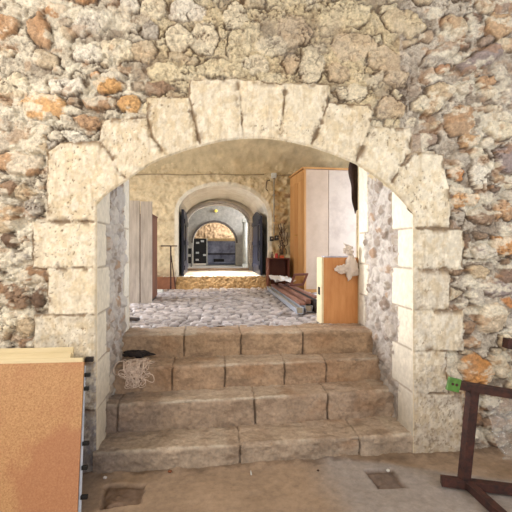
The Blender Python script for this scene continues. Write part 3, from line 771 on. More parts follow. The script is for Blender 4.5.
bm = BM(); bx(bm, -.17, .17, -.02, .2, 0, .09); 
o = tag(obj('black_toolbox', bm, M_BLK, bevel=.006), 'low black box on bottom shelf of steel counter', 'box'); o.location = (q[0], YC+.06, ZS+.104)
# ================================================================ UPPER ROOM THINGS
M_ORW = plain('orange_veneer', (208, 158, 102), .5, (188, 134, 80), 5, (1, 1, .12), bump=.05)
M_ORW2 = plain('orange_ply', (202, 144, 90), .5, (184, 122, 68), 5, (3, 1, .5), bump=.05)
M_SIDE = plain('pale_backing_board', (206, 182, 162), .75, (190, 166, 146), 4, bump=.1)
M_SIDE2 = plain('stained_backing_board', (206, 188, 174), .75, (180, 160, 148), 3, bump=.1, lo=.3, hi=.55)
M_CREAMB = plain('cream_edge', (226, 212, 178), .6, (208, 192, 156), 4)
M_HOLE = plain('dark_void', (20, 16, 14), .9)
wc = onY(304, 293, 7.25); HW = onY(304, 167, 7.25)[2]-ZU
t = thing('wardrobe', 'tall orange wood wardrobe with pale side panel by right wall', 'wardrobe', (wc[0], 7.25, ZU), (0, 0, math.radians(3)))
LW, WW = 1.0, .98
bm = BM(); bx(bm, .03, WW, .02, LW, .06, HW-.03); obj('carcass', bm, M_SIDE, t)
sx = onY(329, 200, 7.25)[0]-wc[0]
bm = BM(); bx(bm, .035, sx-.004, -.006, .02, .06, HW-.04); o = obj('side_panel', bm, M_SIDE, t, bevel=.002)
bm = BM(); bx(bm, sx+.004, WW-.03, -.006, .02, .06, HW-.04); o = obj('side_panel', bm, M_SIDE2, t, bevel=.002); o['label'] = 'stained greyish white side panel'
bm = BM(); bx(bm, -.002, .035, -.02, .03, 0, HW-.03); obj('corner_post', bm, M_ORW, t, bevel=.003)
bm = BM(); bx(bm, -.03, WW+.02, -.03, LW, HW-.03, HW); obj('cornice', bm, M_ORW, t, bevel=.006)
bm = BM(); bx(bm, 0, WW, .0, LW, 0, .06); obj('plinth', bm, M_ORW, t)
for k in range(2):
    y0 = .03+k*.485
    bm = BM(); bx(bm, -.006, .028, y0, y0+.475, .07, HW-.04); d = obj('door', bm, M_ORW, t, bevel=.003)
    bm = BM()
    for (u0, u1, v0, v1) in ((.06, .085, .12, HW-.2), (.39, .415, .12, HW-.2), (.06, .415, HW-.225, HW-.2), (.06, .415, .12, .145)):
        bx(bm, -.014, -.006, y0+u0, y0+u1, v0, v1)
    obj('moulding', bm, M_ORW, d, bevel=.002)
    bm = BM(); lathe(bm, [(.006, 0), (.012, .018), (.004, .03)], n=10, M=Matrix.Translation((-.006, y0+(.44 if k == 0 else .03), 1.02)) @ Matrix.Rotation(math.radians(-90), 4, 'Y'))
    obj('knob', bm, plain('brass', (206, 170, 96), .3, metal=.8, bump=0) if k == 0 else bpy.data.materials['brass'], d)
# small dark open cabinet in front of the far wall
a = onY(268, 286, 8.0); b2 = onY(289, 258, 8.0)
M_DKB = plain('dark_brown_board', (120, 66, 48), .6, (92, 48, 36), 5, (1, 1, .3), bump=.05)
t = thing('open_cabinet', 'small dark brown open cabinet between tunnel doorway and wardrobe', 'cabinet', (a[0], 7.93, ZU))
w_, h_ = b2[0]-a[0], b2[2]-ZU
for (nm, c) in (('side_panel', (0, .02, 0, .36, 0, h_)), ('side_panel', (w_-.02, w_, 0, .36, 0, h_)), ('top', (.02, w_-.02, 0, .36, h_-.02, h_)), ('bottom', (.02, w_-.02, 0, .36, .03, .05)), ('back_panel', (.02, w_-.02, .34, .36, .05, h_-.02))):
    bm = BM(); bx(bm, *c); obj(nm, bm, M_DKB, t, bevel=.002)
cab = (a[0], 7.93, ZU+h_)
M_REDP = plain('red_paint', (190, 40, 36), .4)
bm = BM(); lathe(bm, [(.028, 0), (.03, .005), (.03, .08), (.022, .09)], n=16); o = tag(obj('red_tin', bm, M_REDP, smooth=False), 'small red tin on dark brown open cabinet', 'tin'); o.location = (cab[0]+.17, cab[1]+.1, cab[2])
bm = BM(); lathe(bm, [(.024, 0), (.026, .06), (.012, .09), (.012, .12)], n=16); o = tag(obj('glass_bottle', bm, plain('brown_glass', (120, 96, 80), .15), smooth=True), 'small greyish bottle beside the red tin', 'bottle'); o.location = (cab[0]+.09, cab[1]+.12, cab[2])
bm = BM(); bx(bm, -.04, .04, -.04, .04, 0, .05); o = tag(obj('small_carton', bm, plain('orange_card', (206, 96, 60), .7), bevel=.004), 'tiny orange carton at right end of dark open cabinet', 'box'); o.location = (cab[0]+.27, cab[1]+.1, cab[2])
# twisted dry wires hanging on the wall above
def wob(p0, p1, n, amp, rnd):
    p0, p1 = Vector(p0), Vector(p1)
    return [p0.lerp(p1, i/n)+Vector((rnd.uniform(-1, 1), rnd.uniform(-.3, .3), rnd.uniform(-1, 1)))*amp*(0 if i in (0, n) else 1) for i in range(n+1)]
M_WIRE = plain('old_wire', (92, 70, 56), .8)
rnd = random.Random(4)
t0 = onY(283, 238, 8.28); bm = BM()
for k in range(7):
    a = onY(279+k*1.2, 226+rnd.uniform(-4, 4), 8.27); b2 = onY(279+rnd.uniform(0, 8), 254, 8.25)
    tube(bm, wob(a, b2, 8, .05, rnd), .008, 5)
tag(obj('hanging_wire', bm, M_WIRE, smooth=True), 'tangle of old brown wires hanging beside the wardrobe', 'wire')
# conduit, junction box, switches, wall cable
M_GP = plain('grey_plastic', (176, 168, 152), .6, bump=0)
cz0 = onY(274, 236, Y1-.05); cz1 = onY(274, 178, Y1-.05)
t = thing('electrical_conduit', 'grey vertical conduit on far wall right of tunnel doorway', 'conduit', (cz0[0], Y1-.045, cz0[2]))
L = cz1[2]-cz0[2]
bm = BM(); tube(bm, [(0, 0, 0), (0, 0, L)], .013, 10); obj('pipe', bm, M_GP, t, smooth=True)
for z in (.25*L, .7*L):
    bm = BM(); bx(bm, -.025, .025, -.018, .035, z, z+.02); obj('clip', bm, M_GP, t)
bm = BM(); bx(bm, -.05, .05, -.03, .045, L, L+.1); o = obj('junction_box', bm, plain('white_plastic', (214, 214, 210), .5, bump=0), t, bevel=.006); o['label'] = 'white junction box'
g = 'black switches under the conduit'
for k, (px_, py_, lb) in enumerate(((271.7, 238.5, 'left black switch box under the grey conduit'), (276.5, 237.5, 'right black switch box under the grey conduit'))):
    q = onY(px_, py_, Y1-.06); s = thing('light_switch', lb, 'switch', q, group=g)
    bm = BM(); bx(bm, -.035, .035, -.02, .05, -.05, .04); obj('housing', bm, M_BLK, s, bevel=.005)
    bm = BM(); bx(bm, -.012, .012, -.028, -.02, -.015, .015); obj('rocker', bm, M_GP, s, bevel=.003)
bm = BM(); pts = [onY(px_, 174.6+.5*math.sin(px_*.11), Y1-.045) for px_ in range(112, 272, 8)]
tube(bm, pts, .007, 6); tag(obj('wall_cable', bm, plain('cable_sheath', (150, 130, 102), .7, bump=0), smooth=True), 'long thin cable running along top of far wall', 'cable')
bm = BM(); pts = [onY(px_, 175.4-.4*math.sin(px_*.2), Y1-.045) for px_ in range(277, 345, 6)]
tube(bm, pts, .010, 6); tag(obj('wall_cable', bm, bpy.data.materials['cable_sheath'], smooth=True), 'short cable from junction box behind the wardrobe top', 'cable')
bm = BM(); pts = [onY(a_, b_, Y1-.05) for a_, b_ in ((270, 180), (267, 181), (266.3, 184), (266, 189), (268, 191))]
tube(bm, pts, .009, 6); tag(obj('wall_hook', bm, M_WIRE, smooth=True), 'small bent hook above right side of tunnel doorway', 'hook')
# T-shaped iron stand left of the doorway
a = onY(171, 287, 8.1)
t = thing('iron_stand', 'rusty thin T-shaped iron stand left of tunnel doorway', 'stand', (a[0], 8.05, ZU-.01))
h_ = onY(171, 246, 8.05)[2]-ZU
M_RUST = plain('rusty_iron', (76, 42, 34), .7, (40, 26, 25), 22, bump=.4)
bm = BM(); tube(bm, [(0, 0, 0), (0, 0, h_)], .012, sq=True); tube(bm, [(.0, 0, h_*.86), (.09, .02, 0)], .008, sq=True); obj('post', bm, M_RUST, t)
bm = BM(); bx(bm, -.18, .12, -.02, .02, h_, h_+.022); obj('crossbar', bm, M_RUST, t)
bm = BM(); bx(bm, -.06, .06, -.06, .06, 0, .015); obj('foot', bm, M_RUST, t)
a = onY(165.5, 288, 8.1)
bm = BM(); bx(bm, -.24, .18, 0, .03, 0, .26); o = tag(obj('brown_board', bm, plain('faded_brown_board', (150, 98, 70), .8, (120, 78, 56), 6), bevel=.004), 'low faded brown board leaning behind the iron stand', 'board')
o.location = (a[0], 8.14, ZU-.02); o.rotation_euler = (math.radians(-14), 0, 0)
bm = BM(); bx(bm, -.08, .08, -.05, .05, 0, .06); o = tag(obj('stone_block', bm, M_PALE, bevel=.01), 'small pale block lying by foot of the iron stand', 'block')
q = onZ(160, 291, ZU); o.location = (q[0], 7.6, ZU-.01)
# two grey planks, brown board end behind them
M_PLK = plain('weathered_plank', (206, 196, 188), .85, (166, 156, 148), 7, (3, 3, .35), bump=.35)
for k, (pa, pb, py, lb) in enumerate(((140.5, 152, 201, 'right one of two tall grey planks behind the left jamb'), (122, 139.6, 200, 'left and wider of two tall grey planks behind the left jamb'))):
    Yp = 6.12; x0 = onY(pa, 0, Yp)[0]; x1 = onY(pb, 0, Yp)[0]; h_ = onY(pa, py, Yp)[2]-ZU
    bm = BM(); bx(bm, x0-(x0+x1)/2, x1-(x0+x1)/2, 0, .035, 0, h_)
    o = tag(obj('wooden_plank', bm, M_PLK, bevel=.004), lb, 'plank', 'grey planks standing on the cobbles'); o.location = ((x0+x1)/2, Yp, ZU-.005)
x0 = onY(152, 0, 6.2)[0]
t = thing('brown_cupboard', 'dark brown cupboard standing behind the two grey planks', 'cupboard', (x0, 6.19, ZU-.005))
h1 = onY(152, 215, 6.2)[2]-ZU
M_BRP = plain('red_brown_panel', (138, 94, 74), .75, (108, 70, 54), 6, (1, 1, .3))
bm = BM(); bx(bm, -.42, 0, 0, .62, .04, h1); obj('body', bm, M_BRP, t, bevel=.004)
bm = BM(); bx(bm, -.41, -.01, -.002+.01, .61, 0, .04); obj('plinth', bm, M_IRON, t)
bm = BM(); bx(bm, -.42, .008, 0, .63, h1, h1+.02); obj('top', bm, M_BRP, t, bevel=.003)
# dark plank scrap by the left reveal
q = onZ(133, 321, ZU); bm = BM(); bx(bm, -.14, .07, -.03, .03, 0, .03)
o = tag(obj('wood_scrap', bm, plain('dark_scrap', (70, 58, 54), .8), bevel=.005), 'dark stick of scrap wood on cobbles near the left jamb', 'scrap'); o.location = (q[0], q[1], ZU+.005); o.rotation_euler = (0, 0, -.5)
# orange box standing on end just inside the passage
YBX = YB+.05; xl2 = onY(322.5, 0, YBX)[0]; zt2 = onY(323, 257.5, YBX)[2]
t = thing('storage_box', 'upright orange plywood box with cream edge beside right jamb', 'box', (xl2, YBX, ZU-.004))
h_ = zt2-ZU; w_ = .55
bm = BM(); bx(bm, 0.012, w_, 0, .19, 0, h_); obj('body', bm, M_ORW2, t, bevel=.003)
bm = BM(); bx(bm, -.012, .012, -.004, .19, 0, h_+.004); o = obj('edge_panel', bm, M_CREAMB, t, bevel=.003); o['label'] = 'cream edge panel'
bm = BM(); bx(bm, -.016, -.0125, .05, .12, h_*.5-.045, h_*.5+.035); obj('handle_slot', bm, M_HOLE, t)
# crumpled bag
def crumple(name, mat, c, sc, seed, parent=None, amp=.35, sub=4, pinch=None):
    bm = BM(); bmesh.ops.create_icosphere(bm, subdivisions=sub, radius=1)
    for v in bm.verts:
        d = v.co.normalized()
        n = mnoise.noise(d*2.2+Vector((seed, 0, 0)))+.5*abs(mnoise.noise(d*5+Vector((0, seed, 0))))+.3*abs(mnoise.noise(d*11+Vector((0, 0, seed))))
        r = 1+amp*(n*1.6-.4)
        co = d*r
        if pinch: co.x *= pinch(co.z); co.y *= pinch(co.z)
        v.co = Vector((co.x*sc[0], co.y*sc[1], co.z*sc[2]))
    o = obj(name, bm, mat, parent, smooth=True); o.location = c; return o
mb, nt, b = mat_base('thin_white_plastic'); b.inputs['Base Color'].default_value = L4((228, 214, 202)); b.inputs['Roughness'].default_value = .35
b.inputs['Transmission Weight'].default_value = .25; b.inputs['IOR'].default_value = 1.15
M_BAG = mb
zbx = ZU+h_
pc = onY(349, 262, YBX-.06)
t = thing('plastic_bag', 'crumpled translucent white plastic bag hanging on orange box corner', 'bag', (pc[0], YBX-.065, pc[2]))
crumple('bag_body', M_BAG, (0.02, 0, -.04), (.085, .045, .12), 3, t, .3, 4, lambda z: .55+.45*min(1, max(0, -z*.7+.55)))
crumple('bag_lobe', M_BAG, (-.07, 0, -.075), (.07, .03, .045), 8, t, .3, 4)
crumple('knot', M_BAG, (.0, .02, .12), (.05, .035, .05), 12, t, .35, 4)
bm = BM()
r_ = random.Random(5)
for k in range(3): tube(bm, wob((.0, .02, .13), (-.05+.05*k, .03, .2-.02*k), 5, .012, r_), [.016, .014, .012, .010, .008, .003], 6)
obj('handle', bm, M_BAG, t, smooth=True)
bm = BM(); bx(bm, -.13, .13, -.06, .06, 0, .012); o = tag(obj('folded_paper', bm, plain('lilac_paper', (196, 192, 204), .7), bevel=.003), 'flat greyish paper lying on top of orange plywood box', 'paper')
o.location = (xl2+.16, YBX+.1, zbx+.002)
# dark ragged cloth hanging behind right jamb
def cloth_strip():
    n, m = 26, 12; q0 = onY(350, 160, YB+.32); zt = q0[2]+.12; zb = onY(350, 214, YB+.32)[2]
    xs = np.linspace(0, .34, m); tt = np.linspace(0, 1, n); Xg, T = np.meshgrid(xs, tt)
    P = np.stack([q0[0]+Xg+.035*(T**2)*(1-Xg/.34)+.01*np.sin(T*14), YB+.32+.03*np.sin(Xg*60+T*5), zt+(zb-zt)*T+.05*np.sin(Xg*30)*T], -1)
    o = grid('hanging_cloth', P, np.tile(lin((62, 44, 38)), (n, m, 1)), stone('dark_cloth', var=.4, vscale=20, rough=.9))
    md = o.modifiers.new('thick', 'SOLIDIFY'); md.thickness = .008
    tag(o, 'dark brown ragged cloth hanging between wardrobe and right jamb', 'cloth')
cloth_strip()
# --- long salvaged rails lying on the cobbles
M_WHM = plain('white_metal', (206, 212, 224), .35, (176, 184, 200), 6, (3, .3, 3), metal=.1, bump=.05)
M_REDB = plain('dusty_red_timber', (168, 128, 116), .75, (132, 92, 80), 6, (3, .4, 3), bump=.2)
M_DKB2 = plain('dark_timber', (66, 52, 48), .7, (44, 34, 34), 8, (3, .4, 3))
def bar(name, p, q, w, h, mat, label, cat, grp=None):
    p, q = Vector(p), Vector(q); d = q-p; L = d.length
    bm = BM(); bx(bm, -w/2, w/2, 0, L, 0, h)
    o = obj(name, bm, mat, None, bevel=.004); o.location = p
    o.rotation_euler = (math.atan2(d.z, math.hypot(d.x, d.y)), 0, -math.atan2(d.x, d.y))
    return tag(o, label, cat, grp)
def fixture(p, q, label):
    p, q = Vector(p), Vector(q); d = q-p; L = d.length
    t = thing('light_fixture', label, 'light fixture', p, (math.atan2(d.z, math.hypot(d.x, d.y)), 0, -math.atan2(d.x, d.y)), 'salvaged strip lights on the cobbles')
    bm = BM(); prof = [(-.05, .07), (-.035, 0), (.035, 0), (.05, .07), (.042, .07), (.03, .008), (-.03, .008), (-.042, .07)]
    prism(bm, prof, 0, L); obj('trough', bm, M_WHM, t)
    bm = BM(); tube(bm, [(0, .05, .045), (0, L-.05, .045)], .014, 10); obj('tube', bm, M_PAPER, t, smooth=True)
    for y in (.0, L-.03):
        bm = BM(); bx(bm, -.03, .03, y, y+.03, .01, .07); obj('end_cap', bm, M_GP, t)
g = 'salvaged timbers on the cobbles'
def G(px, py): return Vector(onZ(px, py, ZU))
n0 = G(300, 315); f0 = G(269.2, 290.6)
fixture(n0+Vector((0, 0, .012)), f0+Vector((0, 0, .012)), 'bluish white strip light housing nearest the open cobbles')
fixture(n0+Vector((.13, .1, .02)), f0+Vector((.10, .0, .02)), 'white strip light housing second from the open cobbles')
bar('timber_batten', n0+Vector((.06, .12, .095)), f0+Vector((.05, -.1, .095)), .07, .035, M_REDB, 'dusty red batten lying over the white strip lights', 'batten', g)
bar('timber_batten', n0+Vector((.15, .2, .10)), f0+Vector((.15, -.3, .10)), .06, .06, M_REDB, 'thicker dusty red batten beside the thin one on the pile', 'batten', g)
bar('timber_batten', n0+Vector((.24, .05, .01)), f0+Vector((.25, -.3, .01)), .08, .13, M_DKB2, 'dark batten at wardrobe side of the salvage pile', 'batten', g)
bar('timber_batten', n0+Vector((.25, .2, .165)), f0+Vector((.20, -.7, .165)), .05, .03, M_REDB, 'short red batten on top of the dark one', 'batten', g)
bar('metal_angle', n0+Vector((.34, .3, .01)), f0+Vector((.32, -.6, .01)), .05, .05, M_IRON, 'dark metal bar on the cobbles behind the salvage pile', 'bar')
bm = BM(); r_ = random.Random(9)
q = G(290, 292)
n_, m_ = 24, 16
Xg, Tg = np.meshgrid(np.linspace(-.16, .16, m_), np.linspace(-.42, .42, n_))
Zg = fbm(Xg*9+4, Tg*6, 3, 3)*.14+.03
o = grid('crumpled_paper', np.stack([Xg, Tg, Zg], -1), np.tile(lin((226, 222, 220)), (n_, m_, 1)), stone('white_sheet', var=.05, vscale=10, bump=.1, rough=.7))
o.location = (f0.x+.12, 7.05, ZU+.175); o.modifiers.new('thick', 'SOLIDIFY').thickness = .004
tag(o, 'crumpled white paper sheets on far part of salvage pile', 'paper')
t = thing('picture_frame', 'small empty reddish wooden frame tipped on the paper sheets', 'frame', (f0.x+.25, 6.38, ZU+.20), (math.radians(30), 0, .5))
for c in ((-.14, .14, 0, .02, 0, .03), (-.14, .14, 0, .02, .19, .22), (-.14, -.11, 0, .02, .03, .19), (.11, .14, 0, .02, .03, .19)):
    bm = BM(); bx(bm, *c); obj('rail', bm, M_RED, t)
# ================================================================ CORD TANGLE ON STEP 3
mt = plain('frayed_cord', (226, 206, 190), .85, (184, 160, 144), 30, bump=0)
r_ = random.Random(12); bm = BM()
c0 = Vector(onZ(136, 358, zs_[3])); yf3 = ends[0][2][1]
for k in range(46):
    x = c0.x+r_.gauss(.05, .06); dn = r_.random() < .6
    s_ = r_.uniform(-.06, .05); vx, vs = r_.uniform(-1, 1), r_.uniform(-1, 1); pts = []; hgt_ = r_.uniform(.012, .05)
    ctr = r_.uniform(.02, .14) if dn else -.03; hx = c0.x+r_.gauss(.05, .045)
    for i in range(34):
        vx += r_.uniform(-.55, .55)-(x-hx)*5; vs += r_.uniform(-.55, .55)-(s_-ctr)*6
        m_ = math.hypot(vx, vs)+1e-6; vx /= m_; vs /= m_
        x += vx*.013; s_ += vs*.013; s_ = min(s_, .18)
        if s_ < 0: y, z = yf3-s_+.01, zs_[3]+hgt_+.012
        else: y, z = yf3-hgt_*.8-.012, zs_[3]+hgt_*.6+.01-s_
        pts.append((x, y, max(z, zs_[2]+.015)))
    for _ in range(2): pts = [pts[0]]+[tuple((pts[q-1][w]+2*pts[q][w]+pts[q+1][w])/4 for w in range(3)) for q in range(1, len(pts)-1)]+[pts[-1]]
    tube(bm, pts, r_.choice((.0022, .003, .004)), 5)
tag(obj('tangled_cord', bm, mt, smooth=True), 'tangled heap of pale frayed cord spilling over third step', 'cord')
r_ = random.Random(2)
o = crumple('gap_shade_lump', plain('gap_shade', (58, 50, 48), .95, (34, 28, 28), 20), tuple(Vector(onZ(137, 358, zs_[3]))+Vector((0, .0, .036))), (.12, .045, .03), 5, None, .5)  # dark lump added in place of the shaded gap behind the cord
tag(o, 'dark shape standing in for shaded gap under the tangled cord', 'gap shade')
for (px_, py_, sz, lb) in ((138, 389, .035, 'brown lump of stone below the tangled cord'),):
    q = onZ(px_, py_, zs_[2]); o = crumple('loose_stone', M_FLAT and plain('stone_lump', (132, 112, 96), .9, (104, 88, 78), 12), (q[0], q[1]+.02, q[2]+.022), (sz*1.3, sz, sz*.8), 2, None, .2, 3); tag(o, lb, 'stone')
# ================================================================ FOREGROUND LEFT: leaning boards
def particle():
    m, nt, b = mat_base('particle_board'); tc = N(nt, 'ShaderNodeTexCoord')
    n1 = N(nt, 'ShaderNodeTexVoronoi', Scale=160.0); n2 = N(nt, 'ShaderNodeTexNoise', Scale=4.0, Detail=4.0)
    n3 = N(nt, 'ShaderNodeTexNoise', Scale=90.0, Detail=4.0, Roughness=.8)
    for n in (n1, n2, n3): nt.links.new(tc.outputs['Object'], n.inputs['Vector'])
    c1 = N(nt, 'ShaderNodeValToRGB'); e = c1.color_ramp.elements
    e[0].position = .32; e[0].color = L4((150, 104, 64)); e[1].position = .66; e[1].color = L4((196, 152, 106))
    nt.links.new(n3.outputs['Fac'], c1.inputs[0])
    mx = N(nt, 'ShaderNodeMix', data_type='RGBA'); mx.inputs[7].default_value = L4((166, 108, 76))
    r = N(nt, 'ShaderNodeMapRange'); r.inputs[1].default_value = .5; r.inputs[2].default_value = .7; r.inputs[3].default_value = 0; r.inputs[4].default_value = .45
    nt.links.new(n2.outputs['Fac'], r.inputs[0]); nt.links.new(r.outputs[0], mx.inputs[0]); nt.links.new(c1.outputs[0], mx.inputs[6])
    last = mx.outputs[2]
    for (cx, cz, rad, colr, am) in ((-.075, .80, .13, (156, 104, 64), .6), (-.02, .12, .40, (156, 94, 66), .5)):
        vd = N(nt, 'ShaderNodeVectorMath', operation='DISTANCE'); vd.inputs[1].default_value = (cx, cz*.6, cz)
        nz = N(nt, 'ShaderNodeTexNoise', Scale=7.0, Detail=3.0); nt.links.new(tc.outputs['Object'], nz.inputs['Vector'])
        ad = N(nt, 'ShaderNodeMath', operation='MULTIPLY_ADD'); nt.links.new(nz.outputs['Fac'], ad.inputs[0]); ad.inputs[1].default_value = rad*.9
        nt.links.new(tc.outputs['Object'], vd.inputs[0]); nt.links.new(vd.outputs['Value'], ad.inputs[2])
        rr = N(nt, 'ShaderNodeMapRange'); rr.inputs[1].default_value = rad*1.25; rr.inputs[2].default_value = rad*1.5; rr.inputs[3].default_value = am; rr.inputs[4].default_value = 0
        nt.links.new(ad.outputs[0], rr.inputs[0])
        m2 = N(nt, 'ShaderNodeMix', data_type='RGBA'); m2.inputs[7].default_value = L4(colr); nt.links.new(rr.outputs[0], m2.inputs[0]); nt.links.new(last, m2.inputs[6]); last = m2.outputs[2]
    nt.links.new(last, b.inputs['Base Color']); b.inputs['Roughness'].default_value = .6
    return m
M_PB = particle()
TR_ = Vector(atD(84, 362, 2.67)); BR_ = Vector(onZ(77, 517, .012))
TL_ = Vector(onY(-60, 364, TR_.y)); dirx = Vector((-1, 0, 0))
def leanboard(tr, br, length, th, name, mat, label, cat, grp=None, edge=None):
    tr, br = Vector(tr), Vector(br); ex = Vector((-1, .02, .0)).normalized()
    up = (tr-br); nrm = up.cross(ex).normalized()
    if nrm.y > 0: nrm = -nrm          # towards the camera
    bk = -nrm*th
    bm = BM(); tl, bl = tr+ex*length, br+ex*length
    hexa(bm, [p-br for p in (bl, br, br+bk, bl+bk)], [p-br for p in (tl, tr, tr+bk, tl+bk)])
    o = obj(name, bm, mat, None, bevel=.002); o.location = br
    return tag(o, label, cat, grp)
# origin-independent: board parts live in their own frames
leanboard(TR_, BR_, 1.0, .016, 'particle_board', M_PB, 'large orange brown particle board leaning against wall at left', 'board')
SLP = (TR_.y-BR_.y)/(TR_.z-BR_.z)
M_CRB = plain('cream_board', (222, 204, 164), .6, (200, 180, 138), 6, (.3, 4, 4), bump=.08)
g = 'cream boards leaning behind the particle board'
specs = [(83, 357.5, .050, .026, 'front and longest of the three cream boards behind particle board'), (71, 352.5, .104, .018, 'middle cream board behind the particle board'), (73.5, 347, .150, .022, 'rearmost cream board against the stone wall')]
for (px_, py_, off, th, lb) in specs:
    tr = Vector(onY(px_, py_, TR_.y+off)); br = Vector((tr.x, tr.y-SLP*(tr.z-.01), .01))
    leanboard(tr, br, 1.05, th, 'cream_board', M_CRB, lb, 'board', g)
# white metal edge with black bolts
tr = Vector(onY(85.5, 366, TR_.y+.021)); br = Vector((0, tr.y-SLP*(tr.z-.01), .01)); br.x = BR_.x+.012
t = thing('steel_sheet', 'thin grey metal panel with black bolts behind particle board edge', 'panel', br)
ax = tr-br; yy = Vector((0, 1, 0))
bm = BM(); hexa(bm, [Vector((-.3, 0, 0)), Vector((0, 0, 0)), Vector((0, .010, 0)), Vector((-.3, .010, 0))], [ax+Vector((-.3, 0, 0)), ax, ax+Vector((0, .010, 0)), ax+Vector((-.3, .010, 0))])
obj('sheet', bm, M_WHM, t)
for (py_, w) in ((376, .03), (391, .024), (448, .034), (472, .03), (500, .035)):
    s = (py_-366)/(515-366); c = ax*(1-s)
    bm = BM(); bx(bm, c.x-.005, c.x+w, c.y-.006, c.y+.016, c.z-.012, c.z+.012); obj('bolt', bm, M_BLK, t, bevel=.003)
q = onY(90, 359, YW-.03); bm = BM(); bx(bm, -.03, .022, -.012, .05, -.018, .014); o = tag(obj('iron_stub', bm, M_IRON, bevel=.003), 'small rusty iron stub on wall above the cream boards', 'iron stub'); o.location = q
# ================================================================ FOREGROUND RIGHT: rusty frame
def sqbar(a, b, r, name, parent, mat=M_RUST):
    bm = BM(); tube(bm, [a, b], r, sq=True); return obj(name, bm, mat, parent, bevel=.002)
r0 = .030
base = Vector(onZ(464, 482, r0)); bl = Vector(onZ(441, 480.5, r0)); far = Vector(onZ(520, 489.5, r0)); d = (far-base).normalized()
t = thing('rusty_frame', 'rusty square-tube metal frame with green end plate at right', 'metal frame', (base.x, base.y, 0))
O = Vector((base.x, base.y, 0))
topc = Vector(atD(473, 388, 2.74)); tl = Vector(atD(459.5, 385, 2.76)); dt = (Vector(atD(512, 394.5, 2.66))-topc).normalized()
sqbar(bl-O, base+d*.75-O, r0*.9, 'bottom_rail', t); sqbar(base-O+Vector((0, 0, .02)), topc-O, r0*.98, 'post', t)
sqbar(tl-O, topc+dt*.75-O, r0*.85, 'top_rail', t)
sqbar(base+d*.7-O+Vector((0, 0, .02)), topc+dt*.72-O, r0*.9, 'post', t)
fr_ = Vector(onZ(502, 516, r0)); sqbar(base-O+Vector((.01, -.02, 0)), fr_+(fr_-base).normalized()*.2-O, r0*.85, 'foot', t)
GPc = Vector(atD(453.5, 384.5, 2.74))-O
Mg = Matrix.Translation(GPc) @ Matrix.Rotation(math.radians(14), 4, 'Y')
bm = BM(); bx(bm, -.042, .042, -.012, .012, -.043, .043, Mg)
o = obj('end_plate', bm, plain('green_paint', (94, 142, 66), .5, (76, 112, 54), 20), t, bevel=.003); o['label'] = 'bright green end plate'
bm = BM()
for (dx, dz) in ((-.014, .004), (.014, .004)):
    lathe(bm, [(.009, 0), (.009, .004), (.004, .005)], n=12, M=Mg @ Matrix.Translation((dx, -.012, dz)) @ Matrix.Rotation(math.radians(90), 4, 'X'))
obj('screw', bm, M_RUST, t)
a = Vector(atD(505, 343, 2.95)); bm = BM(); tube(bm, [(0, 0, 0), (.5, -.05, -.06)], .034, sq=True)
o = tag(obj('rusty_beam', bm, M_RUST, bevel=.003), 'end of rusty brown beam at right edge above metal frame', 'beam'); o.location = a
# clear crumpled plastic sheet between frame and wall
mp_, nt, b = mat_base('clear_plastic_sheet'); b.inputs['Base Color'].default_value = L4((236, 232, 226)); b.inputs['Roughness'].default_value = .12
b.inputs['Alpha'].default_value = .22; b.inputs['Specular IOR Level'].default_value = 1.0
def sheet():
    n, m = 70, 60; S_, T_ = np.meshgrid(np.linspace(0, 1, m), np.linspace(0, 1, n))
    a = Vector(onZ(484, 455, 0.0)); X = a.x+.02-.06*T_+S_*.75+.10*(fbm(T_*3, S_*0, 3, 3)-.5); Y = YW-.10-.16*(1-T_)-.15*S_+.16*(abs(fbm(S_*5, T_*4, 5, 4, .6)-.5)*2)*-1
    Z = .02+.56*T_*(1-.3*(1-S_)*T_)+.05*fbm(S_*4, T_*4, 9, 3)
    o = grid('plastic_sheet', np.stack([X, Y, Z], -1), np.ones((n, m, 3)), mp_)
    tag(o, 'crumpled clear plastic sheet behind the rusty frame at right', 'plastic sheet')
sheet()
# floor litter
bm = BM(); tube(bm, [(0, 0, 0), (0, .05, 0)], .0045, 8)
q = onZ(251, 474, 0); o = tag(obj('cigarette_butt', bm, M_PAPER, smooth=True), 'tiny white cigarette stub on floor before lowest step', 'cigarette'); o.location = (q[0], q[1]-.02, .006)
for k, (px_, py_, s, lb) in enumerate(((105, 478, .012, 'pale pebble on floor near left end of lowest step'), (170, 472, .012, 'reddish brown pebble on floor before lowest step'), (388, 471, .012, 'pale stone chip inside right floor recess'), (318, 471, .008, 'dark pebble on floor right of the cigarette stub'))):
    q = onZ(px_, py_, 0); o = crumple('pebble', plain('pebble_%d' % k, ((190, 184, 184), (120, 70, 44), (200, 196, 190), (70, 50, 40))[k], .8), (q[0], q[1], .004), (s*1.2, s, s*.8), k+4, None, .2, 2)
    tag(o, lb, 'pebble', 'pebbles on the lower floor')
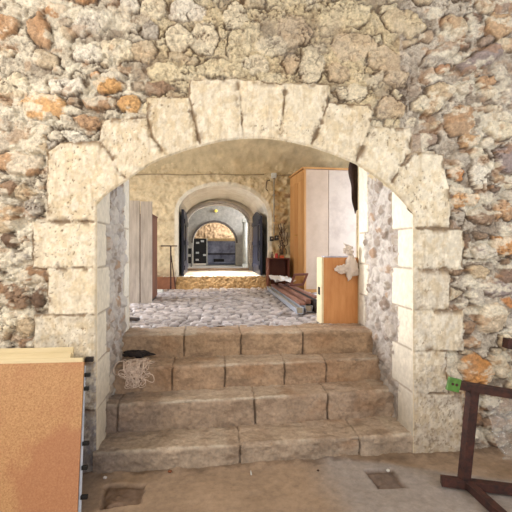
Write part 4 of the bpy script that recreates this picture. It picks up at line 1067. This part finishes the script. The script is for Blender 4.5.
# ================================================================ LIGHT
def area(name, loc, look, sx, sy, pw, col, spread=None):
    l = bpy.data.lights.new(name, 'AREA'); l.shape = 'RECTANGLE'; l.size = sx; l.size_y = sy; l.energy = pw; l.color = col
    if spread: l.spread = math.radians(spread)
    o = bpy.data.objects.new(name, l); COL.objects.link(o); o.location = loc
    o.rotation_euler = (Vector(look)-Vector(loc)).to_track_quat('-Z', 'Y').to_euler(); return o
area('daylight_near_doorway', (.6, -3.8, 2.4), (.3, YW, 1.9), 3.6, 2.2, 165, (1.0, .98, .95))
area('added_near_left_key', (-3.3, .9, 3.0), (.3, YW, 1.8), 1.4, 1.0, 135, (1.0, .975, .94))  # added grazing key to bring out the wall relief; no window is built
area('added_near_right_fill', (3.7, .3, 2.6), (.0, YW, 2.0), 1.2, 1.2, 78, (.76, .87, 1.0))  # added cool fill for the left reveal; no window is built
area('daylight_upper_left_window', (-3.0, 6.1, 2.0), (1.2, 5.0, 1.4), 2.4, 1.9, 125, (.97, .98, 1.0))
area('added_reveal_beam', (-2.9, 6.3, 2.3), (XR, 3.5, 1.6), .7, 1.0, 12, (1.0, .98, .96), 40)  # added narrow beam that brightens the right reveal
area('daylight_upper_right_window', (3.75, 6.0, 2.0), (-1, 5.4, 1.4), 2.4, 1.9, 125, (.76, .87, 1.0))
area('added_tunnel_light', ((xa+xb)/2, Y1+1.0, 2.50), ((xa+xb)/2, Y1+.95, ZS), .9, .9, 72, (1.0, .98, .94), 75)  # added panel under the soffit, standing in for sun on the tunnel floor
area('daylight_hall', (2.6, 11.8, 2.6), (.2, 12.9, 1.6), 1.4, 1.4, 75, (.92, .95, 1.0))
area('daylight_end', (1.3, 14.5, 2.9), (-.2, 14.6, 1.2), .9, .9, 70, (1, .95, .88))
w = bpy.data.worlds.new('sky'); S.world = w; w.use_nodes = True
w.node_tree.nodes['Background'].inputs[0].default_value = (.8, .88, 1, 1); w.node_tree.nodes['Background'].inputs[1].default_value = .35
# ================================================================ CAMERA
cd = bpy.data.cameras.new('camera'); cam = bpy.data.objects.new('camera', cd); COL.objects.link(cam)
cam.location = (0, 0, E); cam.rotation_euler = (math.radians(90), 0, -TH)
cd.sensor_width = 36; cd.lens = F/512*36; cd.shift_y = -(256-HZ)/512; cd.clip_end = 100; cd.clip_start = .05
S.camera = cam
S.view_settings.view_transform = 'Standard'; S.view_settings.look = 'None'; S.view_settings.gamma = 1
S.view_settings.use_curve_mapping = False; S.view_settings.exposure = 0.14
